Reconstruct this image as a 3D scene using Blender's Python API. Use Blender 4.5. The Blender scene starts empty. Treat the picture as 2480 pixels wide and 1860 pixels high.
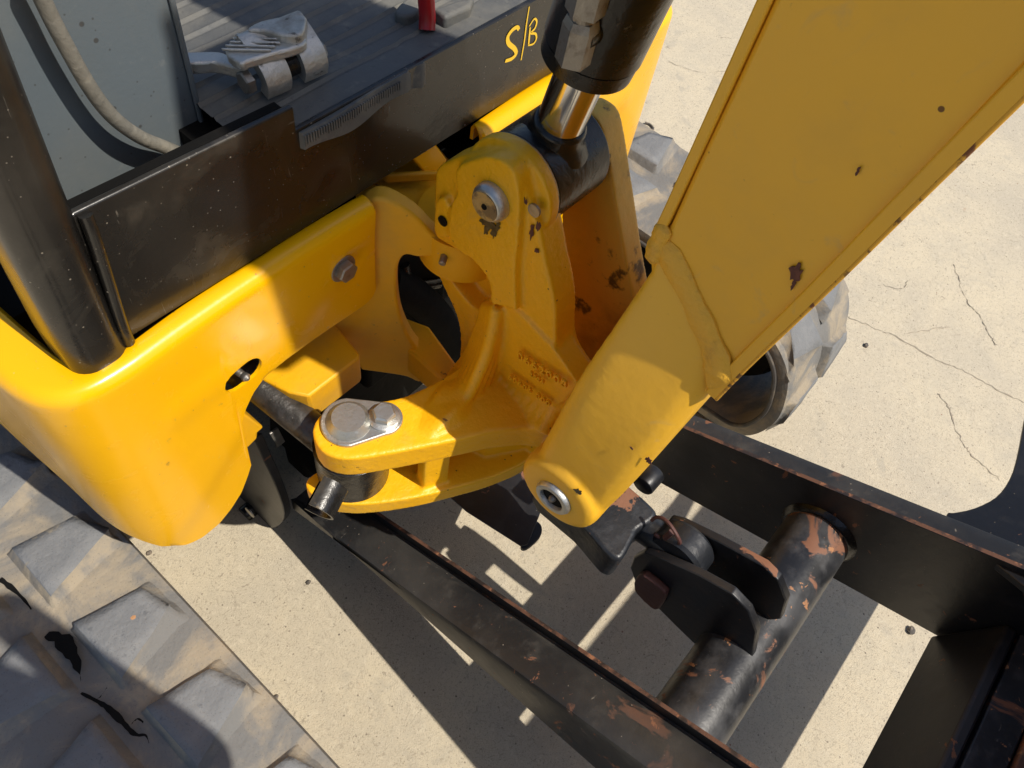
import bpy, bmesh, math, random
from mathutils import Vector as V, Matrix as M
from mathutils.geometry import tessellate_polygon
random.seed(4)
S = bpy.context.scene
COL = S.collection

# ---------------------------------------------------------------- camera, sky, sun, exposure
RX = V((0.65195, -0.58697, 0.48006)); DN = V((-0.1260, 0.5409, 0.8316))
RX.normalize(); DN = (DN - RX * RX.dot(DN)).normalized(); UP = -DN; RY = UP.cross(RX)
FPX, CX, CY = 1884.0, 1240.0, 930.0
CAM = V((0, 0, 1.35))
cd = bpy.data.cameras.new('camera'); co = bpy.data.objects.new('camera', cd); COL.objects.link(co)
rot = M((RX, RY, UP))          # rows: world axes seen in the camera (x right, y down, z forward)
w = rot.copy()
ax, ay, az = w @ V((1, 0, 0)), w @ V((0, -1, 0)), w @ V((0, 0, -1))
mw = M((ax, ay, az)).transposed().to_4x4(); mw.translation = CAM
co.matrix_world = mw
cd.sensor_width = 36.0; cd.lens = 36.0 * FPX / 2480.0
cd.clip_start = 0.02; cd.clip_end = 400.0
S.camera = co

SUN = V((0.125, -0.67, 1.0)).normalized()
el = math.asin(SUN.z); az_ = math.atan2(SUN.x, SUN.y)
wd = bpy.data.worlds.new('World'); S.world = wd; wd.use_nodes = True
nt = wd.node_tree; nt.nodes.clear()
sky = nt.nodes.new('ShaderNodeTexSky'); sky.sky_type = 'NISHITA'; sky.sun_disc = False
sky.sun_elevation = el; sky.sun_rotation = az_; sky.dust_density = 1.5; sky.ozone_density = 1.0
bg = nt.nodes.new('ShaderNodeBackground'); bg.inputs[1].default_value = 0.104
out = nt.nodes.new('ShaderNodeOutputWorld')
nt.links.new(sky.outputs[0], bg.inputs[0]); nt.links.new(bg.outputs[0], out.inputs[0])
sd = bpy.data.lights.new('sun', 'SUN'); sd.energy = 4.2; sd.angle = math.radians(0.55); sd.color = (1, 0.93, 0.82)
so = bpy.data.objects.new('sun', sd); COL.objects.link(so); so.location = (1, -3, 5)
so.rotation_euler = SUN.to_track_quat('Z', 'Y').to_euler()
S.view_settings.view_transform = 'Standard'; S.view_settings.look = 'None'
S.view_settings.exposure = 0.19; S.view_settings.gamma = 1
S.cycles.caustics_reflective = False; S.cycles.caustics_refractive = False
try: S.view_settings.use_curve_mapping = False
except Exception: pass

# ---------------------------------------------------------------- measuring helpers
def ray(px, py):
    return rot @ V(((px - CX) / FPX, (py - CY) / FPX, 1.0))
def P(px, py, a, val):
    d = ray(px, py); i = 'xyz'.index(a)
    return CAM + d * ((val - CAM[i]) / d[i])
def PN(px, py, pt, n):
    d = ray(px, py)
    return CAM + d * ((V(pt) - CAM).dot(n) / d.dot(n))
def smooth(pts, n=6, closed=True):
    """Catmull-Rom through the points; a point given twice in a row stays a corner."""
    pts = [V(p) for p in pts]; N = len(pts); o = []
    rng = range(N) if closed else range(N - 1)
    for i in rng:
        p1, p2 = pts[i], pts[(i + 1) % N]
        if (p2 - p1).length < 1e-7: continue
        p0 = pts[(i - 1) % N] if (closed or i > 0) else p1
        p3 = pts[(i + 2) % N] if (closed or i + 2 < N) else p2
        for k in range(n):
            t = k / n
            o.append(0.5 * ((2 * p1) + (p2 - p0) * t + (2 * p0 - 5 * p1 + 4 * p2 - p3) * t * t + (3 * p1 - p0 - 3 * p2 + p3) * t ** 3))
    if not closed: o.append(pts[-1])
    return o
def T(s, a, val, n=5, closed=True):
    """trace 'x,y x,y ...' onto a plane"""
    pts = [P(*map(float, q.split(',')), a, val) for q in s.split()]
    return smooth(pts, n, closed) if n else pts

# ---------------------------------------------------------------- mesh helpers (a mesh builder that collects shapes)
class MB:
    def __init__(s): s.v = []; s.f = []
    def add(s, vs, fs):
        b = len(s.v); s.v += [V(x) for x in vs]; s.f += [tuple(i + b for i in f) for f in fs]; return s
    def prism(s, pts, vec):
        n = len(pts); vec = V(vec); pts = [V(p) for p in pts]
        nn = V((0, 0, 0))
        for i in range(n): nn += pts[i].cross(pts[(i + 1) % n])
        if nn.dot(vec) > 0: pts = pts[::-1]
        return s.add(pts + [p + vec for p in pts], [tuple(range(n)), tuple(range(2 * n - 1, n - 1, -1))] + [(i, i + n, (i + 1) % n + n, (i + 1) % n) for i in range(n)])
    def box(s, a, b):
        x0, y0, z0 = a; x1, y1, z1 = b
        return s.prism([(x0, y0, z0), (x1, y0, z0), (x1, y1, z0), (x0, y1, z0)], (0, 0, z1 - z0))
    def bar(s, p, q, wv, hv):
        """box from p to q with half-width vector wv and half-height vector hv"""
        p, q, wv, hv = V(p), V(q), V(wv), V(hv)
        return s.prism([p - wv - hv, p + wv - hv, p + wv + hv, p - wv + hv], q - p)
    def lathe(s, c, ax, prof, n=32, a0=0.0, a1=2 * math.pi):
        """prof: list of (radius, height along ax)"""
        ax = V(ax).normalized(); u = ax.orthogonal().normalized(); w_ = ax.cross(u); c = V(c)
        full = abs(a1 - a0 - 2 * math.pi) < 1e-6; m = n if full else n + 1
        vs = []; fs = []
        for r, h in prof:
            for i in range(m):
                a = a0 + (a1 - a0) * i / n
                vs.append(c + ax * h + (u * math.cos(a) + w_ * math.sin(a)) * r)
        for k in range(len(prof) - 1):
            for i in range(n):
                j = (i + 1) % m
                fs.append((k * m + i, k * m + j, (k + 1) * m + j, (k + 1) * m + i))
        if full:
            fs.append(tuple(range(m - 1, -1, -1))); fs.append(tuple(range((len(prof) - 1) * m, len(prof) * m)))
        return s.add(vs, fs)
    def cyl(s, p, q, r, n=28, ch=0.0):
        p, q = V(p), V(q); L = (q - p).length
        pr = [(r, 0), (r, L)] if ch == 0 else [(r - ch, 0), (r - ch * .3, ch * .3), (r, ch), (r, L - ch), (r - ch * .3, L - ch * .3), (r - ch, L)]
        return s.lathe(p, q - p, pr, n)
    def hexa(s, p, ax, r, h):
        ax = V(ax).normalized(); u = ax.orthogonal().normalized(); w_ = ax.cross(u); p = V(p)
        def ring(rr, hh): return [p + ax * hh + (u * math.cos(k * math.pi / 3 + .3) + w_ * math.sin(k * math.pi / 3 + .3)) * rr for k in range(6)]
        vs = ring(r, 0) + ring(r, h * .82) + ring(r * .86, h)
        fs = [(i, (i + 1) % 6, (i + 1) % 6 + 6, i + 6) for i in range(6)] + [(i + 6, (i + 1) % 6 + 6, (i + 1) % 6 + 12, i + 12) for i in range(6)] + [tuple(range(12, 18)), tuple(range(5, -1, -1))]
        return s.add(vs, fs)
    def tube(s, pts, r, n=12, cap=True):
        pts = [V(p) for p in pts]; vs = []; fs = []; up = None
        for i, p in enumerate(pts):
            t = (pts[min(i + 1, len(pts) - 1)] - pts[max(i - 1, 0)]).normalized()
            if up is None: up = t.orthogonal().normalized()
            up = (up - t * up.dot(t)).normalized(); b = t.cross(up)
            rr = r(i / (len(pts) - 1)) if callable(r) else r
            vs += [p + (up * math.cos(2 * math.pi * k / n) + b * math.sin(2 * math.pi * k / n)) * rr for k in range(n)]
        for i in range(len(pts) - 1):
            fs += [(i * n + k, i * n + (k + 1) % n, (i + 1) * n + (k + 1) % n, (i + 1) * n + k) for k in range(n)]
        if cap: fs += [tuple(range(n - 1, -1, -1)), tuple(range((len(pts) - 1) * n, len(pts) * n))]
        return s.add(vs, fs)
    def grid(s, rows, wrap=False):
        m = len(rows[0]); vs = [p for r in rows for p in r]; fs = []
        for i in range(len(rows) - 1):
            for j in range(m if wrap else m - 1):
                k = (j + 1) % m
                fs.append((i * m + j, i * m + k, (i + 1) * m + k, (i + 1) * m + j))
        return s.add(vs, fs)
    def mesh(s, name):
        me = bpy.data.meshes.new(name); me.from_pydata([tuple(v) for v in s.v], [], s.f); me.update()
        bm = bmesh.new(); bm.from_mesh(me); bmesh.ops.recalc_face_normals(bm, faces=bm.faces); bm.to_mesh(me); bm.free()
        return me
    def build(s, name, mat, parent=None, bevel=0, seg=3, label=None, angle=35, sub=0, smooth_=True):
        me = s.mesh(name); me.materials.append(mat)
        o = bpy.data.objects.new(name, me); COL.objects.link(o)
        return finish(o, parent, bevel, seg, label, angle, sub, smooth_)
def finish(o, parent=None, bevel=0, seg=3, label=None, angle=35, sub=0, smooth_=True):
    if parent is not None:
        o.parent = parent; o.matrix_parent_inverse = wmat(parent).inverted()
    if label: o['label'] = label
    if smooth_:
        for p in o.data.polygons: p.use_smooth = True
    if bevel:
        b = o.modifiers.new('bevel', 'BEVEL'); b.width = bevel; b.segments = seg; b.limit_method = 'ANGLE'; b.angle_limit = math.radians(angle); b.harden_normals = False
    if sub:
        m_ = o.modifiers.new('sub', 'SUBSURF'); m_.levels = sub; m_.render_levels = sub
    if smooth_ and not sub:
        try: o.data.set_sharp_from_angle(angle=math.radians(38))
        except Exception: pass
        if bevel:
            wn = o.modifiers.new('wn', 'WEIGHTED_NORMAL'); wn.keep_sharp = True
    return o
def cast_body(mb, name, m, parent, voxel=.003, smooth_it=6, label=None):
    """fuse overlapping shapes into one continuous cast surface with soft fillets"""
    me = mb.mesh('t'); o = bpy.data.objects.new('t', me); COL.objects.link(o)
    rm_ = o.modifiers.new('r', 'REMESH'); rm_.mode = 'VOXEL'; rm_.voxel_size = voxel
    sm_ = o.modifiers.new('s', 'SMOOTH'); sm_.factor = .5; sm_.iterations = smooth_it
    dg = bpy.context.evaluated_depsgraph_get(); me2 = bpy.data.meshes.new_from_object(o.evaluated_get(dg)); bpy.data.objects.remove(o)
    me2.name = name; me2.materials.clear(); me2.materials.append(m)
    o = bpy.data.objects.new(name, me2); COL.objects.link(o)
    for p in me2.polygons: p.use_smooth = True
    if parent is not None: o.parent = parent; o.matrix_parent_inverse = wmat(parent).inverted()
    if label: o['label'] = label
    return o
def wmat(o):
    m_ = M.LocRotScale(o.location, o.rotation_euler, o.scale)
    if o.parent is not None: m_ = wmat(o.parent) @ o.matrix_parent_inverse @ m_
    return m_
def empty(name, loc, label, cat, group=None):
    o = bpy.data.objects.new(name, None); COL.objects.link(o); o.location = loc; o.empty_display_size = .05
    o['label'] = label; o['category'] = cat
    if group: o['group'] = group
    return o

# ---------------------------------------------------------------- materials
def mat(name, base, rough=0.5, metal=0.0, layers=(), bump=0.0, bscale=60.0, spec=0.5, coat=0.0, aniso=None):
    """layers: (type, scale, lo, hi, colour, strength, roughness or None, distortion, stretch)"""
    m = bpy.data.materials.new(name); m.use_nodes = True; nt = m.node_tree; N = nt.nodes; Lk = nt.links
    b = N['Principled BSDF']; b.inputs['Metallic'].default_value = metal
    b.inputs['Specular IOR Level'].default_value = spec; b.inputs['Coat Weight'].default_value = coat; b.inputs['Coat Roughness'].default_value = .06
    geo = N.new('ShaderNodeNewGeometry')
    def rgb(c):
        n = N.new('ShaderNodeRGB'); n.outputs[0].default_value = (*c, 1); return n.outputs[0]
    def val(x):
        n = N.new('ShaderNodeValue'); n.outputs[0].default_value = x; return n.outputs[0]
    col = rgb(base); ro = val(rough)
    for k, L in enumerate(layers):
        ty, sc, lo, hi, c, st = L[:6]; r = L[6] if len(L) > 6 else None; dist = L[7] if len(L) > 7 else 0; stv = L[8] if len(L) > 8 else None
        mp = N.new('ShaderNodeMapping'); mp.inputs['Location'].default_value = (k * 3.7, k * 1.3, k * 7.1)
        if stv: mp.inputs['Scale'].default_value = stv[:3]; mp.inputs['Rotation'].default_value = stv[3] if len(stv) > 3 else (0, 0, 0)
        Lk.new(geo.outputs['Position'], mp.inputs[0])
        if ty == 'noise':
            t = N.new('ShaderNodeTexNoise'); t.inputs['Scale'].default_value = sc; t.inputs['Detail'].default_value = 6; t.inputs['Roughness'].default_value = .62; t.inputs['Distortion'].default_value = dist; o_ = t.outputs[0]
        elif ty == 'vor':
            t = N.new('ShaderNodeTexVoronoi'); t.inputs['Scale'].default_value = sc; t.inputs['Randomness'].default_value = 1; o_ = t.outputs[0]
        elif ty == 'crack':
            t = N.new('ShaderNodeTexVoronoi'); t.feature = 'DISTANCE_TO_EDGE'; t.inputs['Scale'].default_value = sc; o_ = t.outputs[0]
            nz = N.new('ShaderNodeTexNoise'); nz.inputs['Scale'].default_value = sc * 4; nz.inputs['Detail'].default_value = 5
            ad = N.new('ShaderNodeVectorMath'); ad.operation = 'SCALE'; ad.inputs['Scale'].default_value = dist
            Lk.new(mp.outputs[0], nz.inputs[0]); Lk.new(nz.outputs[1], ad.inputs[0])
            a2 = N.new('ShaderNodeVectorMath'); Lk.new(mp.outputs[0], a2.inputs[0]); Lk.new(ad.outputs[0], a2.inputs[1]); Lk.new(a2.outputs[0], t.inputs[0])
        if ty != 'crack': Lk.new(mp.outputs[0], t.inputs[0])
        mr = N.new('ShaderNodeMapRange'); mr.interpolation_type = 'SMOOTHSTEP'
        mr.inputs[1].default_value = lo; mr.inputs[2].default_value = hi; mr.inputs[3].default_value = 0; mr.inputs[4].default_value = st
        Lk.new(o_, mr.inputs[0])
        if lo > hi:
            mr.inputs[1].default_value = hi; mr.inputs[2].default_value = lo; mr.inputs[3].default_value = st; mr.inputs[4].default_value = 0
        mx = N.new('ShaderNodeMix'); mx.data_type = 'RGBA'; Lk.new(mr.outputs[0], mx.inputs[0]); Lk.new(col, mx.inputs[6]); mx.inputs[7].default_value = (*c, 1); col = mx.outputs[2]
        if r is not None:
            mf = N.new('ShaderNodeMix'); mf.data_type = 'FLOAT'; Lk.new(mr.outputs[0], mf.inputs[0]); Lk.new(ro, mf.inputs[2]); mf.inputs[3].default_value = r; ro = mf.outputs[0]
    Lk.new(col, b.inputs['Base Color']); Lk.new(ro, b.inputs['Roughness'])
    if bump:
        nb = N.new('ShaderNodeTexNoise'); nb.inputs['Scale'].default_value = bscale; nb.inputs['Detail'].default_value = 6; nb.inputs['Roughness'].default_value = .6
        Lk.new(geo.outputs['Position'], nb.inputs[0])
        bp = N.new('ShaderNodeBump'); bp.inputs['Strength'].default_value = 1; bp.inputs['Distance'].default_value = bump
        Lk.new(nb.outputs[0], bp.inputs['Height']); Lk.new(bp.outputs[0], b.inputs['Normal'])
        if coat: Lk.new(bp.outputs[0], b.inputs['Coat Normal'])
    return m
RUST = (.16, .055, .028); RUSTO = (.24, .105, .055); DUST = (.42, .33, .21)
M_Y = mat('glossy_yellow_paint', (.93, .475, .001), .27, 0, [('noise', 5, .45, .75, (.90, .44, .001), .6), ('noise', 55, .70, .76, (.22, .10, .02), .7, .6), ('noise', 24, .60, .8, (.80, .43, .07), .45, .5, 1.5), ('noise', 130, .66, .72, (.45, .22, .03), .5, .6), ('vor', 40, .045, .03, (.25, .11, .02), .7, .7), ('noise', 60, .72, .75, (.95, .62, .25), .5, .5, 2, (1, 1, .3))], .0006, 14, coat=.10)
M_K = mat('worn_yellow_casting', (.93, .475, .006), .40, 0, [('noise', 4, .4, .75, (.86, .44, .006), .8), ('noise', 16, .55, .8, (.62, .36, .06), .45, .6), ('noise', 30, .69, .73, RUST, .9, .8, .8), ('vor', 46, .06, .045, (.10, .045, .02), .85, .8), ('noise', 90, .66, .74, (.30, .15, .03), .6), ('noise', 5, .58, .74, (.52, .33, .09), .55, .65, 1.2), ('noise', 150, .69, .73, (.12, .06, .02), .6)], .0014, 110)
M_BO = mat('boom_yellow_paint', (.85, .455, .022), .40, 0, [('noise', 3, .35, .75, (.79, .43, .036), .9), ('noise', 9, .5, .8, (.66, .38, .06), .4, .6), ('vor', 26, .05, .036, (.10, .04, .02), .9, .8), ('noise', 19, .775, .79, RUST, .95, .8, .6), ('noise', 26, .60, .78, (.60, .38, .12), .5, .55, 1.5), ('noise', 120, .68, .76, (.4, .2, .04), .5)], .0006, 60)
M_LIP = mat('chipped_paint_edge', (.70, .36, .03), .5, 0, [('noise', 18, .55, .60, RUST, .95, .8, 1.0), ('noise', 70, .55, .62, (.05, .02, .015), .8, .8)])
M_WELD = mat('painted_weld', (.76, .41, .035), .45, 0, [('noise', 40, .55, .75, (.45, .23, .03), .6)], .003, 90)
M_GRIME_SHADE = mat('greasy_shaded_casting', (.66, .41, .05), .5, 0, [('noise', 7, .46, .66, (.30, .19, .03), .8, .5), ('noise', 26, .58, .68, (.03, .022, .012), .9, .4)], .0012, 70)  # grease blotches on a duller base that offsets orange bounce light in shade
M_FR = mat('dusty_yellow_frame', (.86, .44, .003), .5, 0, [('noise', 7, .4, .7, (.60, .34, .05), .7, .7), ('noise', 28, .66, .72, (.12, .05, .02), .85, .8), ('noise', 80, .64, .74, (.2, .1, .03), .6)], .001, 60)
M_BP = mat('glossy_black_panel', (.011, .010, .009), .26, 0, [('noise', 4, .45, .75, (.040, .034, .027), .7, .5), ('noise', 16, .52, .75, (.05, .043, .034), .6, .5, 1), ('vor', 62, .055, .04, (.30, .26, .20), .6, .7), ('vor', 130, .085, .06, (.20, .175, .14), .6, .7), ('noise', 70, .685, .72, (.22, .20, .165), .5, .6, 2.5, (1, 1, .12, (.4, .3, 0))), ('noise', 60, .685, .72, (.18, .165, .14), .45, .6, 2.5, (.10, 1, 1, (0, .5, 0)))], .0004, 30, coat=.15)
M_BK = mat('black_painted_steel', (.009, .0095, .012), .38, 0, [('noise', 6, .45, .72, (.030, .030, .034), .8, .5), ('noise', 30, .52, .75, (.042, .040, .038), .5, .55), ('noise', 13, .655, .675, RUSTO, .9, .8, .7), ('noise', 42, .67, .70, RUSTO, .85, .8, .5), ('vor', 70, .045, .03, (.3, .26, .2), .8, .7), ('noise', 30, .72, .76, (.25, .22, .17), .5, .6, 3)], .0005, 50)
M_ARM = mat('dusty_black_arm', (.020, .020, .021), .38, 0, [('noise', 6, .60, .64, (.20, .085, .045), .75, .8, 1.2), ('noise', 5, .42, .68, (.055, .052, .048), .85, .5), ('noise', 34, .52, .72, (.075, .07, .062), .55, .6), ('noise', 12, .625, .65, RUSTO, .9, .8, .9), ('noise', 50, .66, .69, RUSTO, .8, .8, .5), ('vor', 60, .06, .04, (.33, .29, .23), .8, .7), ('noise', 22, .685, .71, (.30, .27, .22), .5, .6, 4)], .0005, 60)
M_BR = mat('rusty_black_steel', (.014, .015, .018), .34, 0, [('noise', 10, .40, .66, (.06, .062, .068), .85, .42), ('noise', 22, .50, .74, (.10, .10, .105), .6, .45), ('noise', 15, .585, .64, (.23, .10, .055), .85, .7, .8), ('noise', 46, .635, .66, (.42, .2, .09), .8, .8, .5), ('noise', 40, .66, .72, (.16, .155, .15), .5, .5, 2)], .0005, 80)
M_RAM = mat('chipped_black_ram', (.014, .016, .020), .36, 0, [('noise', 18, .45, .7, (.045, .048, .055), .7, .5), ('noise', 15, .61, .635, RUSTO, .9, .8, .4), ('noise', 60, .68, .71, (.3, .15, .08), .7, .8)], .001, 70)
M_RE = mat('rusted_edge', (.13, .06, .035), .7, 0, [('noise', 34, .46, .58, (.02, .018, .018), .9, .45), ('noise', 60, .58, .68, (.36, .16, .08), .8)], .001, 90)
M_BG = mat('greasy_black_steel', (.012, .011, .010), .25, 0, [('noise', 14, .5, .7, (.05, .045, .035), .7, .5), ('noise', 40, .64, .7, (.16, .11, .05), .7, .7)], .001, 60)
M_RUB = mat('track_rubber', (.165, .162, .155), .8, 0, [('noise', 9, .42, .62, (.35, .29, .205), .85, .9, .9), ('noise', 30, .5, .75, (.16, .165, .17), .6), ('vor', 260, .2, .1, (.07, .07, .07), .4)], .002, 90)
M_LUG = mat('worn_tread_rubber', (.165, .170, .176), .72, 0, [('noise', 24, .46, .66, (.22, .222, .222), .6), ('vor', 300, .28, .1, (.09, .095, .10), .5), ('noise', 14, .62, .70, (.34, .29, .21), .7, .9, .6), ('noise', 55, .62, .70, (.08, .085, .095), .6)], .0016, 160)
M_RUSTY = mat('weathered_rust', (.26, .10, .05), .75, 0, [('noise', 20, .45, .62, (.09, .07, .06), .8), ('noise', 60, .56, .68, (.45, .24, .11), .7)], .0012, 80)
M_RIM = mat('rubber_rim', (.06, .055, .05), .7, 0, [('noise', 30, .5, .7, (.2, .16, .11), .6)], .001, 90)
M_DARK = mat('black_and_void_shade', (.005, .0048, .0045), .8, 0, [('noise', 9, .5, .7, (.012, .010, .008), .7)], .002, 30, spec=.15)  # near-black; puts deep shade of the gaps into the colour, also black hoses
M_MAT = mat('ribbed_rubber_mat', (.085, .087, .086), .6, 0, [('noise', 8, .42, .68, (.17, .16, .135), .75, .8, .6), ('noise', 35, .55, .72, (.24, .22, .18), .5, .8), ('noise', 120, .6, .7, (.03, .03, .03), .4)], .0012, 80)
M_GR = mat('grey_side_panel', (.115, .140, .158), .42, 0, [('noise', 6, .4, .7, (.15, .165, .165), .7), ('vor', 44, .11, .07, (.05, .045, .04), .75), ('vor', 90, .10, .07, (.05, .045, .04), .6), ('noise', 60, .60, .72, (.19, .20, .20), .5), ('noise', 9, .55, .8, (.20, .19, .165), .5, .6, 1, (1, 1, .2))], .0002, 300)
M_HOSE = mat('dusty_grey_hose', (.17, .16, .135), .6, 0, [('noise', 22, .42, .66, (.34, .31, .25), .8), ('noise', 60, .6, .7, (.07, .065, .055), .7)], .0015, 90)
M_ALU = mat('cast_aluminium', (.58, .56, .51), .38, .7, [('noise', 20, .45, .7, (.22, .19, .15), .7, .7), ('noise', 90, .6, .7, (.06, .05, .04), .7, .8)], .0015, 130)
M_ZN = mat('zinc_plated_steel', (.56, .56, .53), .40, .9, [('noise', 25, .5, .75, (.38, .35, .29), .6, .45), ('noise', 80, .62, .70, (.22, .17, .11), .6, .7), ('noise', 40, .6, .7, (.30, .28, .24), .6, .6)], .0006, 120)
M_BOLT = mat('dull_bolt_steel', (.34, .32, .29), .42, .85, [('noise', 60, .5, .7, (.18, .15, .12), .7, .7)], .0008, 150)
M_CH = mat('chromed_rod', (.72, .70, .66), .12, 1, [('noise', 50, .72, .76, (.06, .05, .04), .9, .6, 1, (1, 1, .3)), ('noise', 9, .5, .8, (.5, .46, .4), .5, .25)], 0, 1)
M_PINF = mat('painted_pin_face', (.50, .34, .12), .55, .2, [('noise', 45, .46, .58, (.14, .10, .06), .8), ('noise', 110, .6, .68, (.06, .045, .03), .8)], .002, 120)
M_RODD = mat('dirty_rod', (.075, .07, .065), .33, .5, [('noise', 30, .5, .66, (.02, .018, .015), .8, .6), ('noise', 90, .6, .68, (.3, .27, .22), .6, .6)], .0012, 120)
M_RED = mat('red_plastic', (.36, .01, .015), .35, 0, [('noise', 30, .5, .75, (.25, .02, .02), .5)])
M_MARK = mat('yellow_paint_pen', (.85, .55, .03), .5, 0, [('noise', 60, .55, .75, (.75, .62, .2), .6)])
M_CHIP = mat('bare_rusty_chip', (.10, .035, .025), .8, 0, [('noise', 120, .5, .65, (.17, .06, .035), .7)])
M_GREASE = mat('old_grease', (.06, .045, .02), .45, 0, [('noise', 90, .5, .65, (.12, .085, .035), .7)])
M_RB = mat('rust_brown_nut', (.085, .032, .026), .6, 0, [('noise', 60, .5, .7, (.12, .05, .04), .7)], .001, 120)
M_STONE = mat('small_stone', (.09, .08, .07), .8, 0, [('noise', 90, .5, .6, (.25, .2, .15), .7)], .002, 160)
M_LEAF = mat('dry_leaf', (.42, .22, .10), .8, 0, [('noise', 160, .5, .6, (.3, .14, .06), .6)])
M_CONC = mat('weathered_concrete', (.585, .508, .37), .9, 0, [
    ('noise', 1.3, .4, .7, (.53, .46, .345), .8), ('noise', 4.5, .45, .75, (.47, .42, .33), .6, None, .6),
    ('noise', 2.6, .45, .7, (.455, .405, .32), .7, None, .5), ('noise', 18, .46, .70, (.485, .43, .33), .6, None, 1.0), ('noise', 70, .50, .70, (.63, .56, .43), .5), ('noise', 150, .56, .66, (.31, .265, .20), .5), ('noise', 85, .60, .62, (.29, .245, .185), .55, None, 3.0), ('noise', 42, .60, .62, (.33, .28, .215), .45, None, 4.0), ('noise', 7, .58, .72, (.40, .36, .29), .6, None, 1.5), ('noise', 380, .57, .66, (.22, .185, .14), .6), ('noise', 500, .62, .70, (.72, .65, .51), .4),
    ('vor', 60, .11, .07, (.15, .12, .095), .7, None), ('vor', 26, .05, .03, (.075, .06, .05), .85), ('vor', 17, .035, .02, (.22, .09, .06), .8),
    ('noise', 34, .66, .69, (.20, .165, .13), .55, None, 2.2), ('noise', 9, .70, .73, (.33, .19, .125), .35)], .0016, 420)
M_CRK = mat('crack_line', (.20, .17, .13), .95)  # thin darker line of each crack in the concrete
M_STAIN = mat('old_stain', (.33, .28, .215), .95, 0, [('noise', 60, .45, .6, (.44, .39, .30), .9)])
M_SKIN = mat('plain_cloth', (.08, .09, .12), .8)

# ---------------------------------------------------------------- ground
g = MB(); g.grid([[V((x, y, 0)) for x in (-60, -6, -1, 0, 1, 2, 6, 60)] for y in (-60, -6, -1, 0, 1, 2, 6, 60)])
go = g.build('concrete_ground', M_CONC, smooth_=False); go['kind'] = 'structure'
go['label'] = 'pale weathered concrete yard with fine cracks and specks'

EX = empty('mini_excavator', (.5, 1.2, 0), 'yellow mini excavator with black canopy frame, seen close at its swing post and boom foot', 'excavator')

# ---------------------------------------------------------------- front bumper (two halves, mirrored about the middle)
XR = lambda x: .570 + (.402 - x) * 1.156
PLAN = [(.402, .446), (.400, .4415), (.392, .4400), (.33, .4415), (.25, .442), (.19, .4405), (.15, .4385), (.115, .4365), (.085, .4375), (.063, .444), (.047, .458), (.038, .477), (.033, .505), (.030, .56), (.024, .64), (.018, .74)]
INN = [(.4, .458), (.398, .4585), (.39, .459), (.33, .461), (.25, .461), (.19, .4605), (.15, .458), (.118, .455), (.100, .4545), (.088, .460), (.080, .472), (.076, .49), (.073, .52), (.07, .57), (.066, .65), (.06, .74)]
def interp(pl, t):
    pts = [V((a, b, 0)) for a, b in pl]
    k = min(int(t), len(pts) - 2); u = t - k
    p0, p1, p2, p3 = pts[max(k - 1, 0)], pts[k], pts[k + 1], pts[min(k + 2, len(pts) - 1)]
    return 0.5 * ((2 * p1) + (p2 - p0) * u + (2 * p0 - 5 * p1 + 4 * p2 - p3) * u * u + (3 * p1 - p0 - 3 * p2 + p3) * u ** 3)
BOT = [(.402, .636), (.395, .622), (.385, .617), (.30, .618), (.236, .616), (.216, .603), (.202, .585), (.193, .566), (.1895, .548), (.1905, .520), (.1925, .486), (.189, .470), (.180, .452), (.165, .428), (.145, .412), (.125, .404), (.10, .405), (.08, .414), (.06, .436), (.045, .462), (.036, .474), (.03, .48), (.018, .482)]
def zbot(x, arch):
    if not arch:
        pl = [(.402, .50), (.39, .474), (.37, .462), (.3, .455), (.10, .43), (.08, .434), (.06, .445), (.045, .462), (.036, .474), (.018, .482)]
    else: pl = BOT
    xs = sorted(pl)
    if x <= xs[0][0]: return xs[0][1]
    for (a, za), (b, zb) in zip(xs, xs[1:]):
        if x <= b: return za + (zb - za) * ((x - a) / max(b - a, 1e-6))
    return xs[-1][1]
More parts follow.
